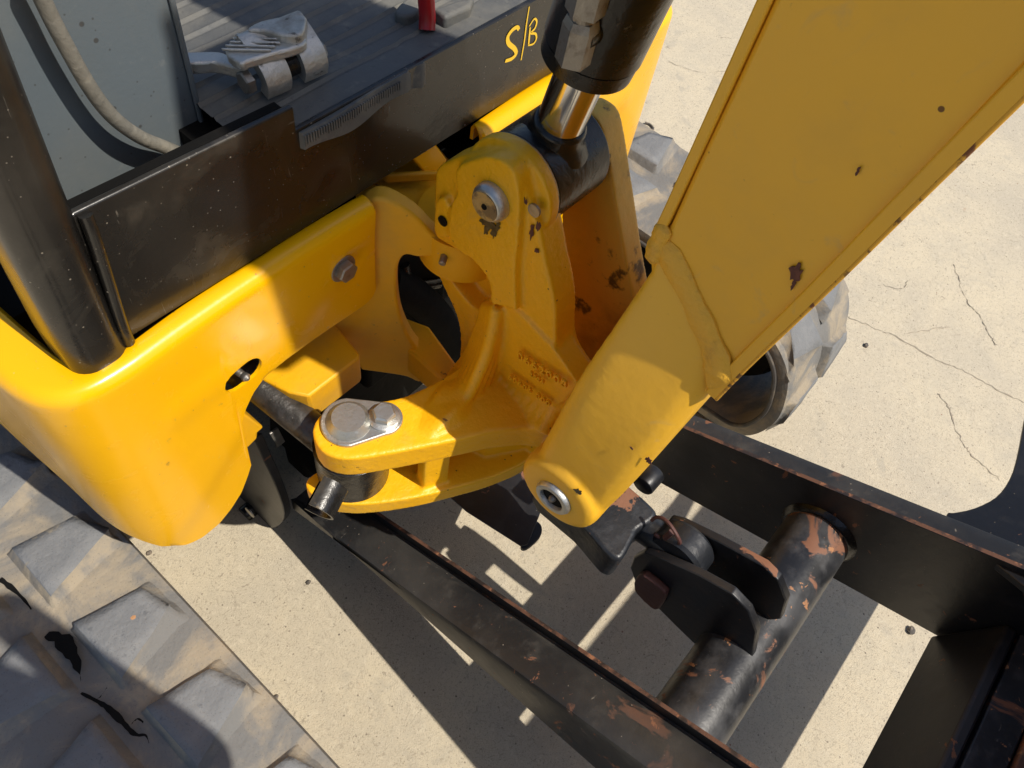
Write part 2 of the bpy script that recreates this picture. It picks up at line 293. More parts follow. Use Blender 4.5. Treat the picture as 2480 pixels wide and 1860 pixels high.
def bumper(arch, mirror, label):
    rows = []; n = 170; ZT = .765; R_ = .012
    for i in range(n + 1):
        t = (len(PLAN) - 1.001) * i / n
        p = interp(PLAN, t); q = interp(INN, t)
        zb = zbot(p.x, arch); r = []
        inward = (q - p); 
        if inward.length > 1e-6: inn = inward.normalized()
        r.append(V((p.x, p.y, zb)) + inn * .010 + V((0, 0, .002)))
        r.append(V((p.x, p.y, zb)) + inn * .003)
        m = 34
        for k in range(m + 1):
            z = zb + .004 + (ZT - R_ - zb - .004) * k / m
            d = V((0, 0, 0))
            # dimple round the bolt, embossed oval
            if p.y < .46:
                e = math.hypot((p.x - .366), (z - .705)) ; d += V((0, 1, 0)) * (.0022 * math.exp(-(max(e - .012, 0) / .006) ** 2))
                ex = max(abs(p.x - .165) - .026, 0); e2 = math.hypot(ex, z - .665 + (p.x - .165) * -.0)
                d += V((0, -1, 0)) * .0014 / (1 + math.exp((e2 - .018) / .0035))
                # shallow press line sweeping down from the arch
                e3 = (z - .47) - .9 * (p.x - .11)
                d += V((0, 1, 0)) * .0035 / (1 + math.exp(e3 / .010)) * (1 if p.x > .06 else 0)
            r.append(V((p.x, p.y, z)) + d)
        for k in range(1, 6):
            a = math.pi / 2 * k / 5
            r.append(V((p.x, p.y, ZT - R_)) + inn * (R_ * (1 - math.cos(a))) + V((0, 0, R_ * math.sin(a))))
        qq = V((q.x, q.y, ZT))
        r.append(r[-1].lerp(qq, .6)); r.append(qq + V((0, 0, -.001))); r.append(qq + inn * .003 + V((0, 0, -.006))); r.append(qq + inn * .003 + V((0, 0, -.022)))
        if mirror: r = [V((XR(v.x), v.y, v.z)) for v in r]
        rows.append(r)
    me = MB().grid(rows).mesh('bumper'); o = bpy.data.objects.new('bumper', me); COL.objects.link(o)
    # oblong slot cut right through the sheet
    s = MB(); pts = []
    A = V((.203, 0, .648)); B = V((.2195, 0, .648))
    for c_, a0 in ((B, -math.pi / 2), (A, math.pi / 2)):
        d = (B - A).normalized(); nrm = V((-d.z, 0, d.x))
        for k in range(9):
            a = a0 + math.pi * k / 8
            pts.append(c_ + (d * math.cos(a) + nrm * math.sin(a)) * .0158)
    if mirror: pts = [V((XR(p.x), p.y, p.z)) for p in pts]
    cut = s.prism([p + V((0, .40, 0)) for p in pts], (0, .1, 0)).mesh('cut'); c = bpy.data.objects.new('cut', cut); COL.objects.link(c)
    sm = o.modifiers.new('s', 'SOLIDIFY'); sm.thickness = .004; sm.offset = 0
    dg = bpy.context.evaluated_depsgraph_get(); me1 = bpy.data.meshes.new_from_object(o.evaluated_get(dg))
    bm = bmesh.new(); bm.from_mesh(me1); bmesh.ops.remove_doubles(bm, verts=bm.verts, dist=1e-6); bmesh.ops.recalc_face_normals(bm, faces=bm.faces)
    if bm.calc_volume(signed=True) < 0: bmesh.ops.reverse_faces(bm, faces=bm.faces)
    bm.to_mesh(me1); bm.free()
    o.modifiers.clear(); o.data = me1
    bo = o.modifiers.new('b', 'BOOLEAN'); bo.object = c; bo.operation = 'DIFFERENCE'; bo.solver = 'EXACT'; bo.use_self = True
    dg = bpy.context.evaluated_depsgraph_get(); me2 = bpy.data.meshes.new_from_object(o.evaluated_get(dg))
    print('bumper faces', len(me1.polygons), len(me2.polygons))
    bpy.data.objects.remove(o); bpy.data.objects.remove(c)
    me2.materials.clear(); me2.materials.append(M_Y)
    o = bpy.data.objects.new('bumper', me2); COL.objects.link(o)
    return finish(o, EX, label=label)
bumL = bumper(True, False, 'left half of the bumper, rounded and arched over the swing ram')
bumR = bumper(False, True, 'right half of the bumper beyond the swing post')
def hexbolt(name, p, ax, r, h, m, parent, washer=0, label=None):
    b = MB(); ax = V(ax).normalized(); p = V(p)
    if washer: b.cyl(p, p + ax * .003, washer, 28, .0008); p = p + ax * .003
    b.hexa(p, ax, r, h)
    return b.build(name, m, parent, smooth_=False, label=label)
hexbolt('bolt', P(830, 650, 'y', .4405) + V((0, .001, 0)), (0, -1, 0), .0125, .009, M_BOLT, bumL, .0165)
b = MB(); pc = P(573, 905, 'y', .452)
b.cyl(pc + V((-.02, .035, -.008)), pc + V((.0, .035, .004)), .013, 16, .003); b.cyl(pc + V((0, .03, 0)), pc + V((.004, -.004, -.002)), .0042, 14, .001); b.lathe(pc + V((.004, -.004, -.002)), (.1, -1, 0), [(.0035, 0), (.005, .003), (.005, .006), (.002, .009)], 14)
b.build('grease_nipple', M_BOLT, bumL)

# ---------------------------------------------------------------- canopy pillar, front panel, side panel, mat
# pillar: rounded box section, slightly leaning
sec = []
def rrect(x0, x1, y0, y1, r, n=6):
    o = []
    for cx_, cy_, a0 in ((x1 - r, y1 - r, 0), (x0 + r, y1 - r, 90), (x0 + r, y0 + r, 180), (x1 - r, y0 + r, 270)):
        for k in range(n + 1):
            a = math.radians(a0 + 90 * k / n); o.append((cx_ + r * math.cos(a), cy_ + r * math.sin(a)))
    return o
rows = []
for z, dx in ((.742, -.002), (.745, 0), (.80, .0), (.92, .006), (1.05, .0135), (1.25, .025), (1.6, .045), (1.95, .065)):
    ins = .004 if z < .744 else 0
    rows.append([V((x + dx, y, z)) for x, y in rrect(.0785 + ins, .1285 - ins, .449 + ins, .515, .019)])
b = MB().grid(rows, True); b.f.append(tuple(range(len(rows[0]))))
pil = b.build('canopy_pillar', M_BP, EX, label='scuffed black canopy pillar at the front left corner')
# weld foot of the pillar and the strip beside it
b = MB(); b.tube(smooth([P(206, 520, 'y', .4575), P(222, 560, 'y', .4555), P(255, 660, 'y', .4555), P(290, 770, 'y', .4555), P(312, 828, 'y', .4565)], 6, False), .0052, 12)
b.build('weld', M_BP, pil)
b = MB(); b.prism([(.127, .4605, .768), (.127, .4605, .912), (.134, .4605, .916), (.3315, .4605, .9085), (.3315, .4605, .884), (.62, .4605, .884), (.96, .4605, .884), (.96, .4605, .7665)], (0, .006, 0))
pan = b.build('front_panel', M_BP, EX, .0016, 2, label='black front panel below the floor mat, marked S/B in yellow')
b = MB(); b.prism([(.134, .467, .905), (.331, .467, .898), (.331, .467, .76), (.134, .467, .76)], (0, .02, 0)); b.prism([(.13, .487, .76), (.95, .487, .76), (.95, .487, .80), (.13, .487, .80)], (0, .03, 0))
b.build('inner_flange', M_DARK, pan)
# hand written S/B
def stroke(pts, wd_, parent):
    b = MB(); pts = smooth([P(x, y, 'y', .4598) for x, y in pts], 6, False); L = []; R = []
    for i, p in enumerate(pts):
        t = (pts[min(i + 1, len(pts) - 1)] - pts[max(i - 1, 0)]).normalized(); n_ = V((-t.z, 0, t.x)); ww = wd_ * (.7 + .3 * math.sin(3.1 * i / len(pts)))
        L.append(p + n_ * ww); R.append(p - n_ * ww)
    b.grid([L, R]); b.build('letter', M_MARK, parent, smooth_=False)
stroke([(1257, 72), (1252, 66), (1240, 74), (1230, 90), (1232, 105), (1246, 118), (1250, 130), (1240, 142), (1224, 148)], .0028, pan)
stroke([(1282, 16), (1275, 60), (1270, 100), (1262, 146)], .0011, pan)
stroke([(1284, 66), (1282, 90), (1280, 110)], .0014, pan)
stroke([(1282, 64), (1294, 46), (1300, 52), (1296, 68), (1286, 80), (1297, 82), (1299, 94), (1292, 106), (1279, 110)], .0014, pan)
# grey side panel and hose
b = MB(); b.prism([(.10, .548, .70), (.2935, .548, .70), (.2925, .548, .84), (.2945, .548, 1.02), (.2965, .548, 1.15), (.10, .548, 1.15)], (0, .012, 0)); b.prism([(.2885, .5475, .72), (.2935, .5475, .72), (.2965, .5475, 1.15), (.2915, .5475, 1.15)], (0, -.004, 0))
spn = b.build('side_panel', M_GR, EX, .0025, 3, label='grey speckled inner side panel behind the pillar')
hp = [P(x, y, 'y', yy) for x, y, yy in ((60, -90, .522), (92, -25, .522), (125, 45, .522), (162, 115, .522), (205, 192, .523), (248, 255, .524), (292, 300, .525), (345, 335, .527), (400, 357, .53), (450, 378, .533), (500, 402, .536))]
b = MB(); b.tube(smooth(hp, 6, False), .0058, 14)
b.build('hose', M_HOSE, EX, label='dusty grey hose curving down in front of the side panel')
# floor mat: ribs run across the machine
rows = []; x0, x1 = .290, 1.0; nx = 160; FZ = .882
prof = []
yy = .468
def edge_y(x):
    # hand-cut wavy front edge
    if x < .333: return .470
    e = .4565 if x < .455 else .4565 + .0075 * min((x - .455) / .05, 1)
    return e + .0022 * math.sin(x * 230) * (x > .46) + .0011 * math.sin(x * 47)
ys = [0, .002, .004]
ridge = []
y = .03
def hgt(yo, x):
    h = 0
    if yo > .035:
        ph = ((yo - .035) % .0215) / .0215
        h = .0022 * max(0, 1 - abs(ph - .5) / .11) - .0008 * max(0, 1 - abs(ph - .36) / .10)
    return h
yo_list = [0, 0, .0015, .004, .01, .02, .03] + [.035 + .0215 * k / 12 for k in range(0, 12 * 34)]
rows = []
for j, yo in enumerate(yo_list):
    r = []
    for i in range(nx + 1):
        x = x0 + (x1 - x0) * i / nx
        e = edge_y(x) * max(0, 1 - yo / .06) + (.452 if 1 else 0) * min(1, yo / .06)
        z = FZ + hgt(yo, x) + .0012 * math.sin(x * 31 + yo * 40)
        if j == 0: z = FZ - .022 + .004 * math.sin(x * 60)
        if j == 1: z = FZ - .004
        r.append(V((x, e + yo - (.0005 if j == 0 else 0), z)))
    rows.append(r)
MB().grid(rows).build('floor_mat', M_MAT, EX, label='dusty black ribbed rubber floor mat with a torn front edge')
# hatch of the mat's cut edge: little vertical ribs
b = MB()
for k in range(150):
    x = .335 + k * .0029
    if x > .452: break
    y_ = edge_y(x) - .0012
    b.box((x, y_ - .0007, FZ - .014 + random.random() * .004), (x + .0016, y_ + .002, FZ - .003))
o = b.build('mat_edge', M_MAT, EX, smooth_=False); o['kind'] = 'stuff'
# cab floor below the mat and rear bodywork (in shade)
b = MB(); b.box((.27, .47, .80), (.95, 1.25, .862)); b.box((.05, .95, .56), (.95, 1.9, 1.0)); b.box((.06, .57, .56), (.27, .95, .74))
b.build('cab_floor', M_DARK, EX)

# ---------------------------------------------------------------- travel pedal on the mat
def Z(dx): return FZ + dx
ped = MB()
zf = FZ
# hinge lugs (two), curved arms, tread plate and side horns
ped_pts = lambda s, z: [P(*map(float, q.split(',')), 'z', z) for q in s.split()]
plate_ = ped_pts('545,118 598,72 700,62 742,92 722,112 662,128 602,146 580,152', zf + .044)
ped.prism(smooth([p for p in plate_], 3), (0, 0, -.009))
pedal = ped.build('foot_pedal', M_ALU, EX, .003, 3, label='cast aluminium travel pedal hinged on the floor mat')
for k in range(6):
    a = P(538 + k * 9, 122 - k * 9.5 if 0 else 120 - k * 9, 'z', zf + .0455); c_ = P(655 + k * 11, 122 - k * 9, 'z', zf + .0455)
    if k < 5: MB().bar(a, c_, (0, .0011, 0), (0, 0, .0012)).build('tread_rib', M_ALU, pedal, .0006, 2)
horn = MB(); horn.prism(smooth([P(x, y, 'z', zf + .052) for x, y in ((598, 70), (630, 50), (690, 38), (738, 36), (740, 60), (728, 82), (690, 84), (640, 72))], 3), (0, 0, -.018))
horn.build('side_horn', M_ALU, pedal, .004, 3)
horn = MB(); horn.prism(smooth([P(x, y, 'z', zf + .03) for x, y in ((420, 128), (470, 124), (530, 124), (560, 136), (590, 150), (586, 164), (560, 160), (520, 150), (470, 152), (420, 150))], 3), (0, 0, -.012))
horn.build('side_horn', M_ALU, pedal, .004, 3)
pa, pb = P(640, 180, 'z', zf + .020), P(752, 132, 'z', zf + .020); dr = (pb - pa).normalized(); fw = V((dr.y, -dr.x, 0))
if fw.y > 0: fw = -fw
def strap(c, w_):
    path = [(-.026, .026), (-.022, .0285), (-.016, .0290), (0, .0205), (.0125, .0115), (.0175, -.001), (.0145, -.0135)]
    q = smooth([V((0, a_, b_)) for a_, b_ in path], 4, False); rows = []
    for i, p in enumerate(q):
        t = (q[min(i + 1, len(q) - 1)] - q[max(i - 1, 0)]).normalized(); nn = V((0, -t.z, t.y))
        if nn.z < 0 and i < len(q) - 6: nn = -nn
        if i >= len(q) - 6 and nn.y < 0: nn = -nn
        r_ = []
        for u, h_ in ((-.5, 0), (.5, 0), (.5, -.0105), (-.5, -.0105)):
            v = p + nn * h_; r_.append(c + dr * (u * w_) + fw * v.y + V((0, 0, v.z)))
        rows.append(r_)
    b = MB().grid(rows, True); b.f += [(0, 1, 2, 3), tuple(len(b.v) - 1 - k for k in range(4))]
    b.build('hinge_strap', M_ALU, pedal, .0028, 3)
strap(pa + dr * .004, .025); strap(pb - dr * .006, .025)
MB().cyl(pa, pb, .0110, 24).build('pivot_tube', M_BG, pedal)
hexbolt('bolt', pa - dr * .0145, -dr, .0105, .008, M_BOLT, pedal); hexbolt('bolt', pb + dr * .0065, dr, .0095, .007, M_BOLT, pedal)
# red safety lever and dark things behind it at the back of the floor
b = MB(); b.tube([P(1034, 72, 'z', zf + .0), P(1035, 40, 'y', .50), P(1032, 0, 'y', .50), P(1028, -60, 'y', .50)], .0085, 14)
b.build('red_lever', M_RED, EX, .0, label='red lever rising from the floor mat')
b = MB(); b.prism(smooth([P(x, y, 'z', zf + .010) for x, y in ((956, 26), (975, 2), (1000, -14), (1020, -4), (1022, 16), (1000, 34), (975, 38))], 3), (0, 0, -.02))
b.build('lever_boot', M_MAT, EX, .004, 3)
b = MB(); b.prism([P(x, y, 'z', zf + .012) for x, y in ((1050, 20), (1098, 2), (1150, -10), (1140, 14), (1078, 42))], (0, 0, -.02))
b.build('lever_boot', M_MAT, EX, .004, 3)

# ---------------------------------------------------------------- frame nose carrying the swing post
fpt = V((.402, .4525, 0)); fdir = V((.058, -.066, 0)).normalized(); fn = V((fdir.y, -fdir.x, 0)).normalized()
if fn.y > 0: fn = -fn
o_ = [PN(x, y, fpt, fn) for x, y in ((880, 492), (880, 492), (908, 482), (908, 482), (940, 486), (1000, 520), (1052, 572), (1090, 600), (1090, 600), (1072, 618), (1052, 622), (1012, 624), (985, 619), (970, 630), (962, 658), (961, 708), (969, 764), (989, 814), (1014, 850), (1046, 878), (1072, 900), (1072, 900), (1040, 922), (1012, 926), (985, 914), (940, 906), (874, 897), (874, 897), (858, 872), (800, 830), (740, 800), (740, 800), (800, 560), (800, 560))]
frm = MB().prism(smooth(o_, 3), -fn * .022).build('nose_frame', M_FR, EX, .004, 3, label='dusty yellow nose frame with an oval hole beside the swing post')
NX, NY = .503, .405
b = MB(); b.lathe((NX, NY - .004, .655), (0, 0, 1), [(.050, 0), (.0535, .0015), (.0545, .005), (.0545, .016), (.0555, .017), (.0555, .06)], 48)
b.build('pivot_bushing', M_FR, frm)
top = [P(x, y, 'z', .705) for x, y in ((860, 470), (940, 478), (1005, 516), (1052, 570), (1100, 610), (1190, 560), (1120, 420), (1040, 330), (980, 290), (880, 380))]
MB().prism(top, (0, 0, -.02)).build('nose_plate', M_FR, frm, .003, 2)
b = MB(); b.bar(P(990, 322, 'y', .475), P(1060, 410, 'y', .475), (.012, 0, .01), (0, .004, 0)); b.build('strut', M_Y, frm, .002, 2)
b = MB(); b.bar(P(930, 430, 'z', .725), P(1060, 424, 'z', .725), (0, .004, 0), (0, 0, .006)); b.build('strut', M_FR, frm, .002, 2)
# lower frame shelf seen under the bumper
shelf = [P(x, y, 'z', .545) for x, y in ((600, 900), (762, 770), (800, 770), (872, 858), (868, 868), (748, 960), (700, 950))]
b = MB().prism(shelf, (0, 0, -.055)); b.build('frame_shelf', M_FR, frm, .003, 2)
b = MB().prism([P(x, y, 'y', .47) for x, y in ((540, 985), (590, 1000), (640, 1035), (625, 1048), (624, 1062), (598, 1088), (560, 1040))], (0, .07, .0)); b.build('frame_shelf', M_FR, frm, .003, 2)
# nipple on the bushing
np_ = PN(1078, 606, fpt, fn)
b = MB(); b.cyl(np_, np_ + fn * .006, .0085, 18, .002); b.cyl(np_ + fn * .006, np_ + fn * .016 + V((-.004, 0, -.002)), .0042, 12, .001); b.build('grease_nipple', M_BOLT, frm)
# undercarriage, hydraulics, hoses; blocks added behind the gaps, near-black to read as shade
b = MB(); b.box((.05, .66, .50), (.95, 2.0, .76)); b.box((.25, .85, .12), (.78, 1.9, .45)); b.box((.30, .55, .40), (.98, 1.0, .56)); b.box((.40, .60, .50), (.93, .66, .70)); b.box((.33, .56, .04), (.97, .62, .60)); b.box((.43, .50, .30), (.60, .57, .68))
b.build('undercarriage', M_DARK, EX, .01, 2, label='undercarriage and frame behind the swing post, near-black for deep shade')
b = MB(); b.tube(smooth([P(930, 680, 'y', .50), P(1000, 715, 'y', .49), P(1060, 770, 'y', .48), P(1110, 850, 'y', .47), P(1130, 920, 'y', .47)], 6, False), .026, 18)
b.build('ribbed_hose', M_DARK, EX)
b = MB(); b.tube(smooth([P(976, 640, 'y', .50), P(984, 672, 'y', .495), P(1010, 690, 'y', .495), P(1060, 684, 'y', .50)], 6, False), .009, 12)
b.build('steel_pipe', M_BG, EX)
b = MB(); b.prism([P(x, y, 'z', .50) for x, y in ((960, 760), (1040, 790), (1120, 900), (1080, 930), (990, 850))], (0, 0, -.05)); b.build('frame_shelf', M_FR, frm, .004, 2)

# ---------------------------------------------------------------- swing ram and its eye
ram = MB(); r0, r1 = P(560, 880, 'z', .535), P(818, 1090, 'z', .492); dv = (r1 - r0).normalized()
ramo = MB().cyl(r0 - dv * .10, r1, .0205, 32).build('swing_ram', M_RODD, EX, label='dirty swing ram rod running from the bumper to the swing arm')
ZA = .570
BC = P(845, 1025, 'z', ZA); BC.z = 0
b = MB(); b.lathe((BC.x, BC.y, .450), (0, 0, 1), [(.036, 0), (.0445, .002), (.0445, .074), (.036, .078)], 44)
b.build('ram_eye', M_BG, ramo)
cl = P(790, 1170, 'z', .47)
cdv = V((-.7, -.25, -.12)).normalized()
b = MB(); c0 = P(800, 1170, 'y', BC.y - .035)
b.lathe(c0, cdv, [(.0215, 0), (.0215, .034), (.0185, .034), (.0185, 0), (.0215, 0)], 26, -1.7, 2.5)
b.build('hose_clip', M_BG, ramo)

# ---------------------------------------------------------------- swing post (king post) casting
KX = .437
kp = MB()
base_ = T('1052,568 1051,500 1052,430 1062,404 1092,388 1128,376 1168,366 1205,370 1242,392 1268,432 1282,480 1304,555 1322,640 1340,715 1346,770 1346,830 1362,880 1420,960 1420,960 1330,1060 1330,1060 1190,1052 1190,1052 1110,1030 1138,960 1168,880 1180,800 1184,740 1187,712 1184,684 1166,655 1140,627 1108,608 1082,592', 'x', KX + .010, 4)
kp.prism(base_, (.034, 0, 0))
face_ = T('1087,572 1087,540 1092,495 1106,465 1103,412 1130,392 1168,380 1205,384 1236,404 1252,440 1258,500 1254,580 1247,660 1250,752 1250,752 1216,742 1190,735 1187,712 1184,684 1166,655 1140,627 1108,608', 'x', KX, 4)
kp.prism(face_, (.03, 0, 0))
low_ = T('1216,742 1250,752 1320,824 1345,850 1400,930 1400,930 1340,985 1240,930 1205,880', 'x', KX + .0065, 3)
kp.prism(low_, (.03, 0, 0))
blk = T('1052,567 1052,505 1060,482 1078,480 1089,520 1088,575', 'x', KX + .002, 2); kp.prism(blk, (.03, 0, 0))
far = T('1380,300 1400,268 1424,272 1448,292 1462,326 1476,400 1496,520 1518,650 1545,780 1545,780 1560,980 1480,1000 1480,1000 1400,900 1370,700 1360,500', 'x', .563, 4)
kp.prism(far, (.032, 0, 0))
tp = P(1195, 485, 'x', KX); ty, tz = tp.y, tp.z
kp.lathe((KX + .02, ty, tz), (1, 0, 0), [(.052, 0), (.052, .012), (.050, .017)], 44)
post = T('1056,622 1060,662 1079,706 1098,746 1112,792 1114,850 1106,890 1070,930 1070,930 1160,930 1200,840 1205,740 1190,740 1178,752 1150,747 1120,716 1090,676', 'x', .462, 4)
kp.prism(post, (.06, 0, 0))
olive = T('1062,630 1190,640 1192,760 1130,762 1078,700', 'x', .487, 0); kp.prism(olive, (.03, 0, 0))
kp.box((KX + .02, .20, .40), (.575, .345, .53))
ZA = .570
up_ = T('757,1045 766,1016 790,997 840,981 941,968 1002,950 1080,910 1150,860 1150,860 1320,840 1320,840 1420,930 1340,1034 1270,1038 1192,1046 1130,1060 1040,1079 940,1098 850,1111 797,1102 768,1078', 'z', ZA, 4)
kp.prism(up_, (0, 0, -.042))
lo_ = T('742,1180 770,1206 830,1220 900,1220 1000,1206 1100,1182 1200,1152 1290,1108 1400,1010 1400,1010 1300,950 1150,990 1000,1050 900,1110 800,1130 750,1155', 'z', .447, 4)
kp.prism(lo_, (0, 0, -.030))
pc = P(1050, 1118, 'z', .49); sv = (P(1080, 1108, 'z', .49) - pc)
kp.bar(V((pc.x, pc.y, .43)), V((pc.x, pc.y, .54)), sv.normalized() * .017, sv.normalized().cross(V((0, 0, 1))) * .012)
kp.prism([P(x, y, 'z', .53) for x, y in ((1190, 1030), (1340, 1000), (1400, 900), (1200, 880), (1120, 950), (1150, 1010))], (0, 0, -.085))
crest = smooth([P(1204, 742, 'x', KX + .004), P(1196, 790, 'x', KX - .002), P(1180, 850, 'x', KX - .010), P(1158, 905, 'x', KX - .024), P(1130, 962, 'x', KX - .042), P(1090, 1008, 'z', ZA + .004), P(1040, 1058, 'z', ZA - .006)], 6, False)
leftc = smooth([P(1186, 742, 'x', KX + .014), P(1168, 796, 'x', KX + .012), P(1140, 862, 'x', KX + .006), P(1108, 905, 'x', KX - .004), P(1078, 950, 'z', ZA - .004), P(1040, 1005, 'z', ZA - .008), P(1000, 1060, 'z', ZA - .012)], 6, False)
for k in range(7):
    t = k / 6; kp.tube([p.lerp(q, t) for p, q in zip(crest, leftc)], lambda u: .0085 + .002 * t, 12)
innr = smooth([P(1222, 760, 'x', KX + .016), P(1214, 810, 'x', KX + .014), P(1200, 868, 'x', KX + .010), P(1185, 920, 'x', KX + .0), P(1165, 972, 'x', KX - .018), P(1130, 1012, 'z', ZA - .008), P(1085, 1058, 'z', ZA - .012)], 6, False)
for k in range(3):
    t = (k + 1) / 3; kp.tube([p.lerp(q, t) for p, q in zip(crest, innr)], .0085, 12)
for i in range(9):          # rounded fillet where the cheek meets the arm
    t = i / 8
    a = P(1190 + 150 * t, 905 + 70 * t, 'x', KX + .010); kp.tube([a + V((.012, 0, .01)), a + V((.006, -.002, -.008)), a + V((-.006, -.004, -.026)), a + V((-.02, -.006, -.036))], .012, 10)
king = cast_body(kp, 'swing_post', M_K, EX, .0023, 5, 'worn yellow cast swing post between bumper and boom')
king.data.materials.append(M_GRIME_SHADE)
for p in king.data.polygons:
    if p.center.x > .545: p.material_index = 1  # far cheek takes the greasy, shade-toned copy
h = P(1073, 535, 'x', KX + .0012); MB().cyl(h, h + V((-.0012, 0, 0)), .0062, 18).build('bolt_hole', M_DARK, king)
h = P(1293, 510, 'x', KX + .010); MB().cyl(h + V((.002, 0, 0)), h + V((-.0008, 0, 0)), .0068, 18).build('bolt_hole', M_BOLT, king)
# cast part numbers on the cheek
def text(s, p, xdir, ydir, size, m, parent, depth=.0009):
    cu = bpy.data.curves.new('t', 'FONT'); cu.body = s; cu.size = size; cu.extrude = depth * 1.7; cu.align_x = 'LEFT'; cu.space_character = 1.25; cu.bevel_depth = .0003
    o = bpy.data.objects.new('t', cu); COL.objects.link(o)
    dg = bpy.context.evaluated_depsgraph_get(); me = bpy.data.meshes.new_from_object(o.evaluated_get(dg)); bpy.data.objects.remove(o)
    xd = V(xdir).normalized(); zd = V(xdir).cross(V(ydir)).normalized(); yd = zd.cross(xd)
    mm = M((xd, yd, zd)).transposed().to_4x4(); mm.translation = V(p); me.transform(mm)
    me.materials.clear(); me.materials.append(m)
    o = bpy.data.objects.new('cast_number', me); COL.objects.link(o)
    return finish(o, parent, smooth_=False)
for s, a, c_, sz in (('0662003', (1248, 892 - 22), (1378, 848), .0150), ('2326', (1262, 828), (1330, 848), .0095), ('60606000', (1236, 802), (1355, 900), .0110)):
    pass
ta, tb = P(1256, 886 - 12, 'x', KX), P(1366, 972, 'x', KX)
def cast(s, ax_, ay_, bx_, by_, sz):
    a = P(ax_, ay_, 'x', KX - .0004); c_ = P(bx_, by_, 'x', KX - .0004)
    text(s, a, c_ - a, V((-1, 0, 0)).cross(c_ - a), sz, M_K, king)
cast('0662003', 1254, 866, 1378, 944, .0165); cast('2326', 1284, 906, 1345, 948, .0085); cast('60606 000', 1232, 914, 1345, 992, .0118)
# top pin
b = MB(); b.lathe((KX - .012, ty, tz), (1, 0, 0), [(.0155, 0), (.0168, .0008), (.0195, .005), (.0200, .010), (.0200, .02)], 44)
pin = b.build('pivot_pin', M_ZN, king)
b = MB(); b.cyl((KX - .0122, ty, tz), (KX - .0128, ty, tz), .0152, 36); b.build('pin_face', M_PINF, king)
b = MB(); b.cyl((KX - .0128, ty, tz), (KX - .0138, ty, tz), .0030, 16); b.build('grease_hole', M_DARK, king)
# retainer plate, pin head and bolt on the swing arm
pc, bc = P(845, 1025, 'z', ZA), P(930, 1016, 'z', ZA)
d = (bc - pc).normalized(); n_ = V((-d.y, d.x, 0)); pts = []
for k in range(17): a = math.pi / 2 + math.pi * k / 16; pts.append(pc + (d * math.cos(a) + n_ * math.sin(a)) * .0315)
for k in range(17): a = -math.pi / 2 + math.pi * k / 16; pts.append(bc + (d * math.cos(a) + n_ * math.sin(a)) * .0215)
ret = MB().prism([p + V((0, 0, -.001)) for p in pts], (0, 0, .0055)).build('retainer_plate', M_ZN, king, .0012, 2)
b = MB(); b.lathe(pc + V((0, 0, .004)), (0, 0, 1), [(.0262, 0), (.0258, .0015), (.0195, .008), (.0188, .0095)], 44); b.build('pin_head', M_ZN, king)
b = MB(); b.lathe(bc + V((0, 0, .004)), (0, 0, 1), [(.0185, 0), (.0185, .003), (.0160, .0045)], 36); b.build('washer', M_ZN, king)
hexbolt('bolt', bc + V((0, 0, .008)), (0, 0, 1), .0135, .011, M_ZN, king)

# ---------------------------------------------------------------- boom ram
EXX = .510
eye = V((EXX, ty, tz))
rt = P(1420, 148, 'x', EXX); dv = (rt - eye).normalized()
cyo = MB().cyl(eye + dv * .03, rt + dv * .03, .0225, 40).build('boom_ram', M_CH, EX, label='chromed boom ram rod entering its black barrel')
b = MB(); b.lathe(eye - V((.038, 0, 0)), (1, 0, 0), [(.032, 0), (.047, .001), (.049, .004), (.049, .080), (.047, .084), (.03, .0845)], 40)
b.lathe(eye + dv * .020, dv, [(.040, 0), (.036, .016), (.0290, .023), (.0265, .028), (.0258, .038), (.0235, .0392)], 40)
b.build('rod_eye', M_BG, cyo, .004, 3)
b = MB(); b.lathe(eye - V((.039, 0, 0)), (1, 0, 0), [(.049, -.002), (.0515, 0), (.049, .002)], 44); b.build('seal_ring', M_BOLT, cyo)
b = MB(); b.lathe(rt, dv, [(.026, 0), (.037, .0005), (.0405, .003), (.0412, .018), (.0404, .0185), (.0404, .0200), (.0424, .0205), (.0430, .5), (.0430, .75), (.03, .752)], 56)
b.build('barrel', M_BG, cyo, label='black ram barrel')
fa = P(1402, 84, 'x', EXX - .050); fb = P(1426, -12, 'x', EXX - .050); fv = (fb - fa).normalized()
b = MB(); b.hexa(fa - fv * .022, fv, .0140, .036); b.cyl(fa + fv * .014, fa + fv * .022, .0105, 20); b.hexa(fa + fv * .019, fv, .0150, .034)
b.cyl(fa + fv * .05, fa + fv * .2, .011, 16); b.build('hose_fitting', M_BOLT, cyo, smooth_=False)
b = MB(); b.cyl(fa, fa + V((.04, .0, 0)), .013, 16); b.build('fitting_boss', M_BG, cyo)

# ---------------------------------------------------------------- boom
BX = .406; BW = .234
le = '1872,0 1790,178 1700,372 1640,510 1612,565'
side = [P(x, y, 'x', BX) for x, y in ((1872, 0), (1790, 178), (1690, 392), (1622, 545), (1590, 575), (1572, 620), (1574, 660), (1480, 800), (1460, 850), (1690, 985), (1752, 910), (1960, 716), (2200, 472), (2480, 178))]
RD = (P(1872, 0, 'x', BX) - P(1700, 372, 'x', BX)).normalized(); FD = (P(2480, 156, 'x', BX) - P(1960, 690, 'x', BX)).normalized()
RE_, FE_ = P(1872, 0, 'x', BX) + RD * .16, P(2480, 156, 'x', BX) + FD * .16
UPR = [V((BX, y, z)) for y, z in ((-.12, 1.95), (-.07, 1.70), (-.02, 1.56), (.06, 1.43))] + [RE_]
UPF = [V((BX, y, z)) for y, z in ((-.32, 1.95), (-.24, 1.68), (-.17, 1.53), (-.10, 1.43))] + [FE_]
side = UPR + side + UPF[::-1]
